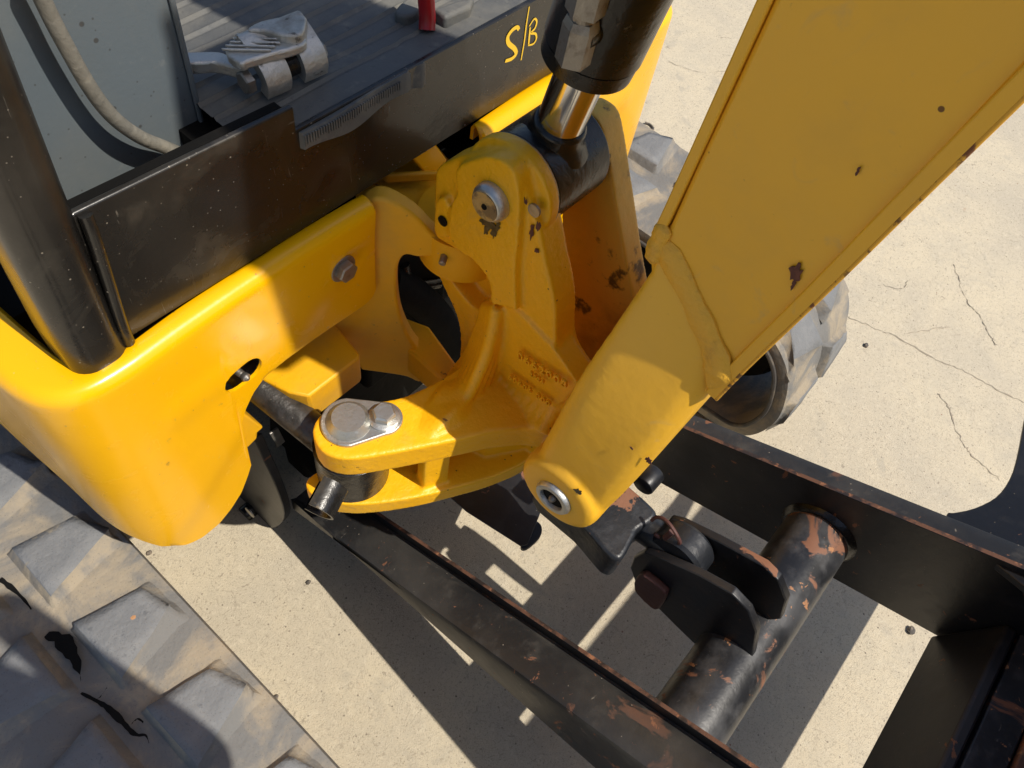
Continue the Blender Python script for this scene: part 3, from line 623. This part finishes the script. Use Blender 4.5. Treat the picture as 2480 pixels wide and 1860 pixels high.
boom = MB().prism(side, (BW, 0, 0)).build('boom', M_BO, EX, .004, 3, label='yellow boom with a weld across its foot and rust along one edge')
# overhanging top and bottom plates
def flange(pts, off, name, m, wv, off0=0):
    up = UPF if pts[0][0] > 2000 else UPR
    pts = smooth(up + [up[-1]] + [P(x, y, 'x', BX) for x, y in pts], 5, False)
    rows = []
    for i, p in enumerate(pts):
        t = (pts[min(i + 1, len(pts) - 1)] - pts[max(i - 1, 0)]).normalized(); n_ = V((0, -t.z, t.y)) * (off - off0); p = p + V((0, -t.z, t.y)) * off0
        rows.append([p + V((-wv, 0, 0)), p + V((BW + wv, 0, 0)), p + n_ + V((BW + wv, 0, 0)), p + n_ + V((-wv, 0, 0))])
    b = MB().grid(rows, True); b.f += [(0, 1, 2, 3), tuple(len(b.v) - 4 + k for k in (3, 2, 1, 0))]
    return b.build(name, m, boom, .0012, 2)
flange(((1872, 0), (1790, 178), (1700, 372), (1640, 500), (1608, 566)), .008, 'rear_plate', M_BO, .0018)
flange(((2480, 156), (2200, 442), (1960, 690), (1790, 860), (1712, 944)), -.012, 'front_plate', M_BO, .003)
flange(((2480, 156), (2200, 442), (1960, 690), (1790, 860), (1712, 944)), -.0123, 'rusty_lip', M_LIP, .0034, -.0092)
# cast boom foot: a bulging surface fading into the boss round the pin
bp = P(1345, 1200, 'x', .359); by, bz = bp.y, bp.z
LE = [(1606, 560), (1572, 612), (1574, 655), (1480, 795), (1390, 925), (1330, 1030), (1292, 1105), (1281, 1165), (1300, 1222), (1345, 1254)]
RE = [(1640, 590), (1672, 660), (1715, 780), (1748, 885), (1700, 970), (1645, 1040), (1590, 1105), (1520, 1185), (1455, 1248), (1400, 1266)]
XL = [.4045, .4035, .400, .384, .370, .363, .360, .360, .363, .365]; XQ = [.4068, .4068, .4066, .4062, .400, .391, .383, .374, .369, .366]
rows = []
Lc = smooth([P(x, y, 'x', q) for (x, y), q in zip(LE, XL)], 4, False); Rc = smooth([P(x, y, 'x', q) for (x, y), q in zip(RE, XQ)], 4, False)
for i, (a_, c_) in enumerate(zip(Lc, Rc)):
    r_ = []; lo = min(1, max(0, i / len(Lc) - .12) * 2.5)
    for k in range(13):
        t = k / 12; e = abs(2 * t - 1)
        p = a_.lerp(c_, t); p.x += lo * (.011 * max(0, (e - .6) / .4) ** 2 - .003 * (1 - e * e))
        r_.append(p)
    rows.append(r_ + [V((.645, c_.y, c_.z)), V((.645, a_.y, a_.z))])
ft = MB().grid(rows, True); n_ = len(rows[0]); ft.f += [tuple(range(n_)), tuple(range(len(ft.v) - n_, len(ft.v)))]
ft.lathe((.365, by, bz), (-1, 0, 0), [(.050, -.12), (.050, -.004), (.0475, .004), (.041, .0075), (.034, .008)], 56)
wl = [P(x, y, 'x', q) for x, y, q in ((1598, 572, .4055), (1618, 612, .4055), (1646, 672, .4052), (1680, 742, .4048), (1711, 812, .4045), (1732, 862, .404), (1735, 905, .403), (1716, 940, .4015))]
foot = cast_body(ft, 'boom_foot', M_BO, boom, .0028, 5)
def bead(line, rad, flat, sd):
    rnd = random.Random(sd); b = MB(); q = smooth(line, 12, False); w1 = [rnd.uniform(.90, 1.10) for _ in range(40)]
    def rr(t):
        u = t * 14; k = int(u); return rad * (w1[k % 40] * (1 - u + k) + w1[(k + 1) % 40] * (u - k)) * (1 + .012 * math.sin(t * 260)) * (.12 + .88 * min(1, min(t, 1 - t) * 7))
    b.tube([p + V((rad * flat * .25, 0, 0)) for p in q], rr, 14)
    xm = sum(v.x for v in b.v) / len(b.v)
    for k in range(len(q)):
        for j in range(14):
            v = b.v[k * 14 + j]; c_ = q[k].x; v.x = c_ + (v.x - c_) * flat
    b.build('weld', M_WELD, boom)
bead(wl, .0125, .36, 3); bead([P(1612, 545, 'x', .4045), P(1598, 574, 'x', .404), P(1584, 606, 'x', .4035), P(1577, 640, 'x', .403)], .0068, .5, 5)
b = MB(); b.lathe((.3585, by, bz), (-1, 0, 0), [(.0225, -.01), (.0225, .004), (.0205, .0070), (.0170, .0078), (.0150, .0072), (.0140, .0036), (.0138, .0024)], 48); b.build('pivot_pin', M_ZN, boom)
b = MB(); b.lathe((.3585, by, bz), (-1, 0, 0), [(.0138, .0020), (.0138, .0030), (.004, .0031)], 36); b.build('pin_recess', M_DARK, boom)
b = MB(); b.lathe((.3585, by, bz), (-1, 0, 0), [(.0042, .002), (.0042, .005), (.0028, .008), (.0010, .009)], 24); b.build('grease_nipple', M_BOLT, boom)
def blob(px, py, r, a, val, m, parent, name='paint_chip', el_=1.0, ang=0, seed=0):
    c_ = P(px, py, a, val); rnd = random.Random(seed + int(px)); b = MB(); n = 18; ph = rnd.random() * 6; pts = []
    ux, uz = V((0, math.cos(ang), math.sin(ang))), V((0, -math.sin(ang), math.cos(ang)))
    for k in range(n):
        t = 2 * math.pi * k / n; rr = r * (.72 + .16 * math.sin(2 * t + ph) + .14 * math.sin(5 * t + 2 * ph) + .34 * (rnd.random() - .5))
        pts.append(c_ + ux * rr * math.cos(t) + uz * rr * el_ * math.sin(t))
    b.prism(pts, (-.0006, 0, 0)); return b.build(name, m, parent, smooth_=False)
for px, py, r, e, xx, par in ((1272, 487, .0032, 1.5, KX + .008, king), (1288, 560, .0036, 3, KX + .010, king), (1304, 548, .0030, 2.8, KX + .010, king), (1300, 607, .003, 1.5, KX + .010, king), (1928, 660, .0050, 2.0, BX, boom), (1922, 688, .0018, 3.4, BX, boom), (2078, 414, .0013, 2.6, BX, boom),
                        (1421, 1132, .0028, .6, .370, boom), (1530, 1085, .0022, 1, .377, boom), (1571, 1115, .0042, 1.5, .384, boom), (1440, 1190, .0022, 1, .370, boom)):
    blob(px, py, r, 'x', xx - .0012, M_CHIP, par, el_=e)
for k, (px, py, r, e) in enumerate(((1186, 545, .010, .8), (1178, 556, .004, 2.2), (1196, 562, .0038, 3.0), (1206, 548, .004, 1.8), (1170, 538, .005, 1))): blob(px, py, r, 'x', KX - .0008, M_GREASE, king, 'grease_run', e, .0, k)
for k, (px, py, r, e) in enumerate(((1392, 1222, .0095, 1.4), (1378, 1236, .006, 1), (1410, 1236, .0055, 1.2), (1296, 1190, .004, 1.4), (1360, 1244, .004, 1), (1400, 1190, .005, 2))): blob(px, py, r, 'x', .3590, M_GREASE, boom, 'grease_run', e, .4, k)

# ---------------------------------------------------------------- rubber tracks
INP = [(2.35, .332), (1.2, .332), (.62, .332), (.42, .332), (.30, .331), (.20, .325), (.115, .306), (.055, .262), (.026, .19), (.022, .13), (.045, .070), (.10, .052), (.25, .050), (.8, .050), (1.6, .050), (2.35, .050), (2.50, .08), (2.56, .19), (2.50, .30)]
def track_path(y0):
    pts = smooth([V((0, y + y0, z)) for y, z in INP], 14)
    L = [0]
    for i in range(len(pts)): L.append(L[-1] + (pts[(i + 1) % len(pts)] - pts[i]).length)
    return pts, L
def track(x_in, sgn, y0, label, phase):
    """x_in: inner edge x; sgn: direction to the outer edge"""
    pts, L = track_path(y0); n = len(pts); rows = []
    W = .252
    cs = [(0, .0), (.0, .014), (.003, .026), (.012, .028), (.06, .0285), (.10, .028), (.115, .024), (.126, .0235), (.137, .024), (.152, .028), (.20, .0285), (.24, .028), (.249, .026), (W, .014), (W, 0), (.2, -.006), (.15, -.004), (.10, -.004), (.05, -.006)]
    for i in range(n):
        t = (pts[(i + 1) % n] - pts[i - 1]).normalized(); nr = V((0, -t.z, t.y))      # outward for this winding
        if nr.dot(pts[i] - V((0, 1.2 + y0, .19))) < 0: nr = -nr
        rows.append([V((x_in + sgn * u, 0, 0)) + pts[i] + nr * h for u, h in cs])
    rows.append(rows[0])
    tr = MB().grid(rows, True).build('rubber_track', M_RUB, EX, label=label)
    # rim wires of the belt
    if sgn > 0:
      rim = MB(); rim.tube([p + V((x_in - sgn * .001, 0, 0)) + (V((0, 0, .004))) for p in pts] + [pts[0] + V((x_in - sgn * .001, 0, .004))], .0045, 8, False); rim.build('belt_rim', M_RIM, tr)
    # one tread lug, local axes: u across, v along, w outward; a fine height field, worn a little differently each time
    def lugmesh(side, sd):
        rnd = random.Random(sd); c0 = .127; nu, nv = 12, 11; j = lambda a: rnd.uniform(-a, a)
        f = lambda u: u if side == 0 else 2 * c0 - u
        base = [(.115, .057), (.003, .043), (.002, -.052), (.115, -.054)]           # inner rear, outer rear, outer front, inner front
        pad = [(.103 + j(.002), .049 + j(.002)), (.032 + j(.005), .035 + j(.003)), (.013 + j(.005), -.010 + j(.003)), (.102 + j(.002), -.040 + j(.003))]
        def bil(q, s_, t): 
            a_, b_, c_, d_ = [V((x, y, 0)) for x, y in q]
            return a_.lerp(b_, s_).lerp(d_.lerp(c_, s_), t)
        ss = [0, .04, .08, .11, .2, .35, .5, .64, .74, .78, .88, 1.0]; tt = [0, .05, .09, .13, .25, .42, .6, .78, .84, .91, 1.0]
        vs = []; h0 = .0135
        ph = [rnd.uniform(0, 6) for _ in range(6)]
        for s_ in ss:
            for t in tt:
                # ramp from base rim to pad: steep at the rear, long at the outer end and the front
                es = min(s_ / .10, (1 - s_) / .24, t / .11, (1 - t) / .17) + .10 * math.sin(s_ * 17 + ph[4]) * math.sin(t * 13 + ph[5]) + .05 * math.sin(s_ * 41 + ph[1]) ; k = max(0, min(1, es)) if 0 < s_ < 1 and 0 < t < 1 else 0; k = .5 * k + .5 * k * k * (3 - 2 * k)
                pb_ = bil(base, s_, t); us = max(0, min(1, (s_ - .10) / .62)); ut = max(0, min(1, (t - .14) / .62)); pp = bil(pad, us, ut)
                p = pb_.lerp(pp, min(1, k * 1.0)) if k < 1 else pp
                n_ = math.sin(p.x * 160 + ph[0]) * math.sin(p.y * 190 + ph[1]) * .0007 + math.sin(p.x * 420 + ph[2]) * math.sin(p.y * 380 + ph[3]) * .00035
                vs.append(V((f(p.x), p.y, (h0 * k * (1 - .10 * us) + n_ * (.3 + k)) if 0 < s_ < 1 and 0 < t < 1 else -.007)))
        fs = []; mi = []
        for i in range(nu - 1):
            for q in range(nv - 1):
                fs.append((i * nv + q, i * nv + q + 1, (i + 1) * nv + q + 1, (i + 1) * nv + q))
                cz = sum(vs[x].z for x in fs[-1]) / 4; mi.append(0 if cz > h0 * .84 else 1)
        me = bpy.data.meshes.new('tread_lug'); me.from_pydata([tuple(v) for v in vs], [], fs); me.update()
        bm = bmesh.new(); bm.from_mesh(me); bmesh.ops.recalc_face_normals(bm, faces=bm.faces)
        if sum(f_.normal.z for f_ in bm.faces) < 0: bmesh.ops.reverse_faces(bm, faces=bm.faces)
        bm.to_mesh(me); bm.free(); me.materials.append(M_LUG); me.materials.append(M_RUB)
        for p, m_ in zip(me.polygons, mi): p.use_smooth = True; p.material_index = m_
        return me
    meshes = [[lugmesh(sd, 10 * sd + q) for q in range(5)] for sd in (0, 1)]
    total = L[-1]; pitch = total / round(total / .1355)
    def at(s_):
        s_ = s_ % total
        lo, hi = 0, n
        while hi - lo > 1:
            mid = (lo + hi) // 2
            if L[mid] <= s_: lo = mid
            else: hi = mid
        u = (s_ - L[lo]) / max(L[lo + 1] - L[lo], 1e-9); p = pts[lo].lerp(pts[(lo + 1) % n], u); t = (pts[(lo + 1) % n] - pts[lo]).normalized()
        nr = V((0, -t.z, t.y))
        if nr.dot(p - V((0, 1.2 + y0, .19))) < 0: nr = -nr
        return p, nr
    # find arc length where the top run crosses the wanted y
    def s_of_y(yw):
        for i in range(n):
            if pts[i].z > .3 and pts[i].y >= yw >= pts[(i + 1) % n].y: return L[i] + (pts[i].y - yw)
        return 0
    s0 = s_of_y(phase)
    for k in range(int(round(total / pitch))):
        for side in (0, 1):
            p, nr = at(s0 + k * pitch + (0 if side == 0 else -.031))
            o = bpy.data.objects.new('tread_lug', meshes[side][(k * 3) % 5]); COL.objects.link(o)
            ud = V((sgn, 0, 0)); vd = nr.cross(V((1, 0, 0))) 
            if abs(nr.z) > .05 and vd.y * nr.z < 0: vd = -vd
            elif abs(nr.z) <= .05: vd = V((0, 0, 1)) if nr.y < 0 else V((0, 0, -1))
            j = 1 + random.uniform(-.05, .05)
            mm = M((ud, vd * j, nr)).transposed().to_4x4(); mm.translation = V((x_in, 0, 0)) + p + nr * .0265
            o.parent = tr; o.matrix_parent_inverse = wmat(tr).inverted(); o.matrix_basis = mm
    # idler and inner frame
    b = MB(); b.lathe((x_in + sgn * .075, y0 + .18, .19), (sgn, 0, 0), [(.05, -.02), (.06, 0), (.115, .005), (.125, .02), (.125, .07), (.115, .085), (.05, .09)], 40)
    b.box((x_in + min(0, sgn * .17) + .04 * (sgn > 0), y0 + .30, .11), (x_in + max(0, sgn * .17) - .04 * (sgn < 0), y0 + 2.2, .27)); b.build('idler', M_DARK, tr)
    return tr
trL = track(.042, -1, -.02, 'left rubber track with staggered worn lugs and a split along its middle', .285)
trR = track(.99, 1, .0, 'right rubber track, dusty, beyond the boom', .33)
# splits in the worn middle of the left track
def crack(pts, wd_):
    L, R = [], []
    q = smooth([P(x, y, 'z', .3655) for x, y in pts], 4, False); rnd = random.Random(len(pts))
    for i, p in enumerate(q):
        t = i / (len(q) - 1); ww = wd_(t) * (.7 + .6 * rnd.random())
        L.append(p + V((ww, 0, 0))); R.append(p - V((ww, .002 * rnd.random(), 0)))
    b = MB().grid([L, R]); b.build('split', M_DARK, trL, smooth_=False)
crack([(0, 1402), (30, 1425), (58, 1452), (76, 1476)], lambda t: .0028 * (1 - t) + .0006)
crack([(112, 1535), (150, 1550), (178, 1590), (192, 1625), (195, 1650)], lambda t: .0075 * math.sin(math.pi * min(t * 1.1 + .12, 1)) + .0006)
crack([(196, 1678), (232, 1696), (262, 1715), (298, 1750), (326, 1778), (352, 1780), (360, 1800)], lambda t: .0026 * math.sin(math.pi * min(t + .1, 1)) + .0006)
crack([(232, 1696), (248, 1680), (258, 1664)], lambda t: .0016 * (1 - t) + .0004)
crack([(318, 1752), (332, 1740), (346, 1748)], lambda t: .0008)

# ---------------------------------------------------------------- dozer frame
SL = -.455
def zt(y, off=0): return .383 + SL * y + off
doz = MB()
def arm_plate(x0, x1, y0, y1, ztop0, ztop1, zb0, zb1):
    return [(x0, y0, ztop0), (x0, y1, ztop1), (x0, y1, zb1), (x0, y0, zb0)]
def arm(xi, xo, label, zbo, dro=-.012):
    sg = 1 if xo > xi else -1
    ys = [.50, .40, .25, .1, 0, -.12, -.25, -.36, -.44]
    def plate(x0, th, top, bot):
        pts = [V((x0, y, top(y))) for y in ys] + [V((x0, y, bot(y))) for y in ys[::-1]]
        return MB().prism(pts, (th, 0, 0))
    inner_bot = lambda y: .193 - .32 * y if y < .3 else .097
    p = plate(xi, sg * (.0045 if sg < 0 else .006), lambda y: zt(y) , lambda y: max(.193 - .33 * y, .075))
    a = p.build('dozer_arm', M_BK, EX, .0015, 2, label=label)
    b = MB(); 
    for ya, yb in zip(ys, ys[1:]):
        pass
    e = MB(); pts = [V((xi - sg * .0004, y, zt(y) + .0006)) for y in ys]
    e.grid([[q for q in pts], [q + V((sg * (.0049 if sg < 0 else .0062), 0, 0)) for q in pts]]); e.build('rusty_edge', M_RE, a)
    # box welded to the outside, its top a little lower and its bottom rising towards the pivot
    rows = []
    for y in ys:
        t_, bo = zt(y, dro), zbo(y)
        x0, x1 = xi + sg * (.0048 if sg < 0 else .0062), xo
        if sg > 0: bo = min(bo, t_ - .05)
        r = .010 if sg < 0 else .0025
        dp = .010 if sg < 0 else 0
        rows.append([V((x0, y, bo)), V((x0, y, t_ - dp)), V((x0 + sg * .004, y, t_ - dp)), V((x0 + sg * .016, y, t_)), V((x1 - sg * r, y, t_)), V((x1 - sg * r * .3, y, t_ - r * .3)), V((x1, y, t_ - r)), V((x1, y, bo + r)), V((x1 - sg * r, y, bo))])
    q = MB().grid(rows, True); m_ = len(rows[0]); q.f += [tuple(range(m_)), tuple(range(m_ * (len(ys) - 1), m_ * len(ys)))[::-1]]
    q.build('arm_box', M_ARM, a)
    return a
armL = arm(.327, .258, 'left dozer arm, black with rust along its edges', lambda y: .247 - .17 * y)
armR = arm(.715, .7500, 'right dozer arm, black with a rusted inner edge', lambda y: .247 - .17 * y, -.0015)
# cross tube
TY, TZ = -.150, .336
tub = MB(); tub.cyl((.325, TY, TZ), (.717, TY, TZ), .0485, 48); tube = tub.build('cross_tube', M_BR, EX, label='rust spotted black cross tube between the dozer arms')
for xx, s_ in ((.7145, -1), (.3275, 1)): MB().lathe((xx, TY, TZ), (s_, 0, 0), [(.057, 0), (.054, .004), (.050, .008), (.048, .009)], 40).build('weld', M_BG, tube)
# lugs on the cross tube for the dozer ram
def lug(xx, label=None):
    pts = [(TY - .032, TZ + .034), (TY - .010, TZ + .062), (TY + .03, TZ + .062), (TY + .13, TZ + .028), (TY + .175, TZ - .002), (TY + .188, TZ - .03), (TY + .180, TZ - .058), (TY + .155, TZ - .072), (TY + .12, TZ - .07), (TY + .04, TZ - .055), (TY - .0, TZ - .03)]
    return MB().prism(smooth([V((xx, y, z)) for y, z in pts], 4), (.012, 0, 0)).build('ram_lug', M_BK, tube, .0015, 2)
lugs = []
def lugp(s, xx, vis):
    pts = T(s, 'x', xx, 0)
    return MB().prism(pts, (.012, 0, 0)).build('ram_lug', M_BK, tube, .0018, 2)
lx = .468; 
lugp('1832,1532 1812,1480 1772,1438 1690,1392 1600,1352 1560,1338 1535,1350 1526,1375 1540,1415 1590,1470 1640,1520 1690,1568 1760,1610 1820,1600', lx, 1)
lugp('1904,1455 1884,1405 1850,1372 1740,1312 1650,1268 1620,1260 1600,1275 1610,1330 1700,1420 1800,1510 1890,1500', lx + .055, 1)
# rust brown square nut on the near lug
q = P(1580, 1420, 'x', lx); pts = T('1548,1392 1568,1378 1618,1418 1622,1432 1606,1462 1588,1460 1552,1425 1546,1408', 'x', lx, 2)
MB().prism(pts, (-.011, 0, 0)).build('pin_nut', M_RB, tube, .003, 3)
# dozer ram: body, neck and eye with split ring
e0 = P(1648, 1335, 'x', .5); ze = e0.z + .028
ram2 = T('1300,1160 1410,1270 1462,1330 1486,1352 1510,1350 1538,1300 1546,1284 1580,1262 1590,1248 1588,1234 1560,1206 1525,1176 1440,1100', 'z', ze, 3)
rm = MB().prism(ram2, (0, 0, -.062)).build('dozer_ram', M_RAM, EX, .013, 4, label='black dozer ram clevis with rust patches below the boom foot')
b = MB(); b.lathe((lx + .0135, e0.y, e0.z), (1, 0, 0), [(.02, 0), (.036, .001), (.040, .006), (.040, .034), (.036, .039), (.02, .04)], 36)
b.cyl(P(1540, 1262, 'x', .5), e0, .022, 24); b.build('ram_eye', M_RAM, rm)
rg = P(1612, 1288, 'x', .486); pts = [rg + V((.003 * math.sin(a * 2), .022 * math.cos(a), .021 * math.sin(a))) for a in [i * .27 for i in range(20)]]
b = MB(); b.tube(pts, .0024, 8); b.cyl(rg + V((0, -.004, -.012)), rg + V((.0, -.006, .010)), .004, 12); b.build('split_ring', M_RB, rm)
b = MB(); c0 = P(1555, 1178, 'x', .53); b.cyl(c0, c0 + V((.03, 0, 0)), .016, 24, .003); b.build('clevis_pin', M_BK, rm)
# folded hose guard hanging under the swing post
gp = T('1120,1230 1320,1150 1320,1262 1278,1326 1268,1330 1130,1236', 'x', .44, 0)
b = MB().prism([P(x, y, 'z', .21) for x, y in ((1040, 1160), (1240, 1080), (1330, 1190), (1278, 1318), (1262, 1322), (1130, 1238))], (0, 0, -.004))
hg = b.build('hose_guard', M_BK, EX, .001, 2, label='black folded guard plate under the swing post')
b = MB().prism(smooth([P(x, y, 'z', .18) for x, y in ((1300, 1262), (1312, 1275), (1308, 1300), (1276, 1328), (1262, 1320), (1290, 1270))], 3), (0, 0, -.01)); b.build('guard_flange', M_BK, hg, .001, 2)
# left arm pivot lug with its pin
lg = T('560,1180 600,1060 640,1120 672,1190 688,1245 676,1272 650,1280 618,1268 590,1240', 'x', .236, 3)
pl = MB().prism(lg, (.014, 0, 0)).build('pivot_lug', M_BK, armL, .0015, 2)
q = P(610, 1232, 'x', .236); b = MB(); b.cyl(q + V((.01, 0, 0)), q - V((.018, 0, 0)), .0155, 24, .002); b.build('pivot_pin', M_BG, armL)
q = P(606, 1240, 'x', .217); b = MB(); b.cyl(q, q - V((.002, 0, 0)), .011, 20); b.build('pin_face', M_BOLT, armL)
b = MB(); q = P(662, 1042, 'x', .30); b.bar(q, q + V((.0, -.012, -.03)), (.008, 0, 0), (0, .002, 0)); b.build('hose_clamp', M_BOLT, armL, .001, 2)
b = MB(); b.prism([(.315, .56, .50), (.315, .40, .30), (.315, .48, .16), (.315, .62, .16)], (.02, 0, 0)); b.build('arm_bracket', M_DARK, armL)
# cross beam, gusset and blade at the front of the dozer frame
b = MB(); b.prism([(.3295, y, z) for y, z in ((-.354, .307), (-.382, .434), (-.398, .434), (-.398, .307))], (.383, 0, 0)); bm_ = b.build('cross_beam', M_BK, EX, .004, 2, label='black cross beam at the front of the dozer frame')
gn = V((0, -SL, 1)).normalized(); gpt = (0.7, 0, zt(0, -.012))
gus = [PN(x, y, gpt, gn) for x, y in ((2286, 1262), (2286, 1262), (2296, 1241), (2310, 1241), (2360, 1230), (2412, 1203), (2445, 1160), (2465, 1100), (2482, 1010), (2482, 1010), (2530, 1010), (2530, 1450), (2480, 1420))]
MB().prism(smooth(gus, 3), -gn * .012).build('corner_gusset', M_BK, EX, .0015, 2, label='black corner gusset with a rounded cut-out')
bl = MB()
bl.prism([(-.05, y, z) for y, z in ((-.4985, .212), (-.535, .30), (-.55, .42), (-.54, .56), (-.51, .70), (-.4985, .742), (-.492, .74), (-.502, .69), (-.531, .55), (-.540, .42), (-.526, .30), (-.4925, .22))], (1.07, 0, 0))
blade = bl.build('dozer_blade', M_BR, EX, .0015, 2, label='rusty dozer blade at the front of the dozer frame')
b = MB(); b.box((.20, -.448, .418), (.86, -.4035, .430)); b.build('top_plate', M_BR, blade, .002, 2)
b = MB(); b.box((.20, -.4978, .405), (.86, -.3990, .4165)); b.build('back_plate', M_BK, blade)
b = MB(); b.box((.20, -.4975, .422), (.86, -.452, .434)); b.build('top_plate', M_RUSTY, blade, .002, 2)
# ---------------------------------------------------------------- small things lying about
def stone(px, py, z, r, label, m=M_STONE, cat='stone', name='stone', seed=0):
    c_ = P(px, py, 'z', z); rnd = random.Random(seed); bm = bmesh.new(); bmesh.ops.create_icosphere(bm, subdivisions=2, radius=r)
    for v in bm.verts:
        k = 1 + .35 * (rnd.random() - .5); v.co = V((v.co.x * k, v.co.y * k * .8, v.co.z * .55 * k))
    me = bpy.data.meshes.new(name); bm.to_mesh(me); bm.free(); me.materials.append(m)
    o = bpy.data.objects.new(name, me); COL.objects.link(o); o.location = c_ + V((0, 0, r * .4)); o['label'] = label; o['category'] = cat
    return o
stone(2096, 838, 0, .007, 'dark stone on the concrete right of the far track', seed=1)
stone(2204, 1528, 0, .009, 'brown stone in the sunlit strip beside the cross beam', seed=2)
stone(362, 1340, 0, .005, 'dark pebble on the concrete below the bumper corner', seed=3)
stone(668, 1690, 0, .005, 'dark pebble at the edge of the left track', seed=4)
stone(747, 1411, 0, .0045, 'black pebble in the shadow left of the dozer arm', seed=5)
lf = stone(324, 1497, .368, .0055, 'round tan dry leaf lying on the left track', M_LEAF, 'leaf', 'dry_leaf', 6); lf.scale = (1, 1, .4)
tw = [P(x, y, 'z', .004) for x, y in ((1562, 297), (1575, 302), (1582, 312), (1574, 318))]
o = MB().tube(smooth(tw, 4, False), .003, 8).build('twig', M_STONE); o['label'] = 'curled twig on the concrete by the far track'; o['category'] = 'twig'

def ground_crack(pts, w0, sd, m=None):
    rnd = random.Random(sd); q = [P(x, y, 'z', .0012) for x, y in pts]; q = smooth(q, 7, False); L, R = [], []
    for i, p in enumerate(q):
        jj = V((rnd.uniform(-.003, .003), rnd.uniform(-.003, .003), 0)); ww = w0 * .8 * rnd.uniform(.1, 1.4)
        t = (q[min(i + 1, len(q) - 1)] - q[max(i - 1, 0)]).normalized(); n_ = V((-t.y, t.x, 0))
        L.append(p + jj + n_ * ww); R.append(p + jj - n_ * ww)
    return MB().grid([L, R]).build('crack', m or M_CRK, go, smooth_=False)
ground_crack([(2312, 640), (2326, 692), (2350, 740), (2372, 762), (2398, 812), (2410, 836)], .0013, 1)
ground_crack([(2055, 768), (2120, 795), (2180, 820), (2270, 872), (2330, 895), (2400, 934), (2485, 976)], .0020, 2, M_STAIN)
ground_crack([(2190, 810), (2240, 800), (2300, 792)], .0012, 3, M_STAIN)
ground_crack([(2270, 950), (2296, 985), (2312, 1030), (2335, 1075), (2362, 1110), (2420, 1160)], .0022, 4, M_STAIN)
ground_crack([(1620, 150), (1700, 175), (1780, 170)], .001, 5, M_STAIN)
ground_crack([(2140, 690), (2180, 700), (2200, 680)], .0008, 6)

# ---------------------------------------------------------------- the person taking the picture stands behind the camera; only the shadow is seen
J = {'pel': (-.10, -.30, .93, .135, .10), 'bel': (-.09, -.27, 1.08, .13, .10), 'che': (-.07, -.25, 1.28, .15, .10), 'nck': (-.05, -.23, 1.43, .055, .055), 'hd0': (-.03, -.21, 1.52, .075, .085), 'hd1': (-.02, -.20, 1.63, .075, .085),
     'sl': (-.19, -.11, 1.38, .055, .055), 'el': (-.19, .00, 1.17, .042, .042), 'hl': (-.055, .012, 1.315, .03, .025), 'sr': (.02, -.42, 1.38, .055, .055), 'er': (.07, -.33, 1.15, .042, .042), 'hr': (.035, -.055, 1.30, .03, .025),
     'kl': (-.19, -.20, .50, .065, .065), 'al': (-.24, -.25, .09, .045, .045), 'tl': (-.13, -.17, .04, .04, .03), 'kr': (.0, -.40, .50, .065, .065), 'ar': (-.05, -.46, .09, .045, .045), 'tr': (.06, -.38, .04, .04, .03)}
ED = [('pel', 'bel'), ('bel', 'che'), ('che', 'nck'), ('nck', 'hd0'), ('hd0', 'hd1'), ('che', 'sl'), ('sl', 'el'), ('el', 'hl'), ('che', 'sr'), ('sr', 'er'), ('er', 'hr'), ('pel', 'kl'), ('kl', 'al'), ('al', 'tl'), ('pel', 'kr'), ('kr', 'ar'), ('ar', 'tr')]
J = {k: (v[0] - .03, v[1] + (.03 if k[0] not in 'h' or k.startswith('hd') else 0), v[2], v[3], v[4]) for k, v in J.items()}
ks = list(J); me = bpy.data.meshes.new('person'); me.from_pydata([J[k][:3] for k in ks], [(ks.index(a), ks.index(b_)) for a, b_ in ED], []); me.update()
po = bpy.data.objects.new('person', me); COL.objects.link(po)
sk = po.modifiers.new('skin', 'SKIN'); me.skin_vertices[0].data[0].use_root = True
for i, k in enumerate(ks): me.skin_vertices[0].data[i].radius = J[k][3:]
ss_ = po.modifiers.new('sub', 'SUBSURF'); ss_.levels = 2; ss_.render_levels = 2
me.materials.append(M_SKIN); po['label'] = 'person in dark clothes standing before the left track with both hands raised'; po['category'] = 'person'
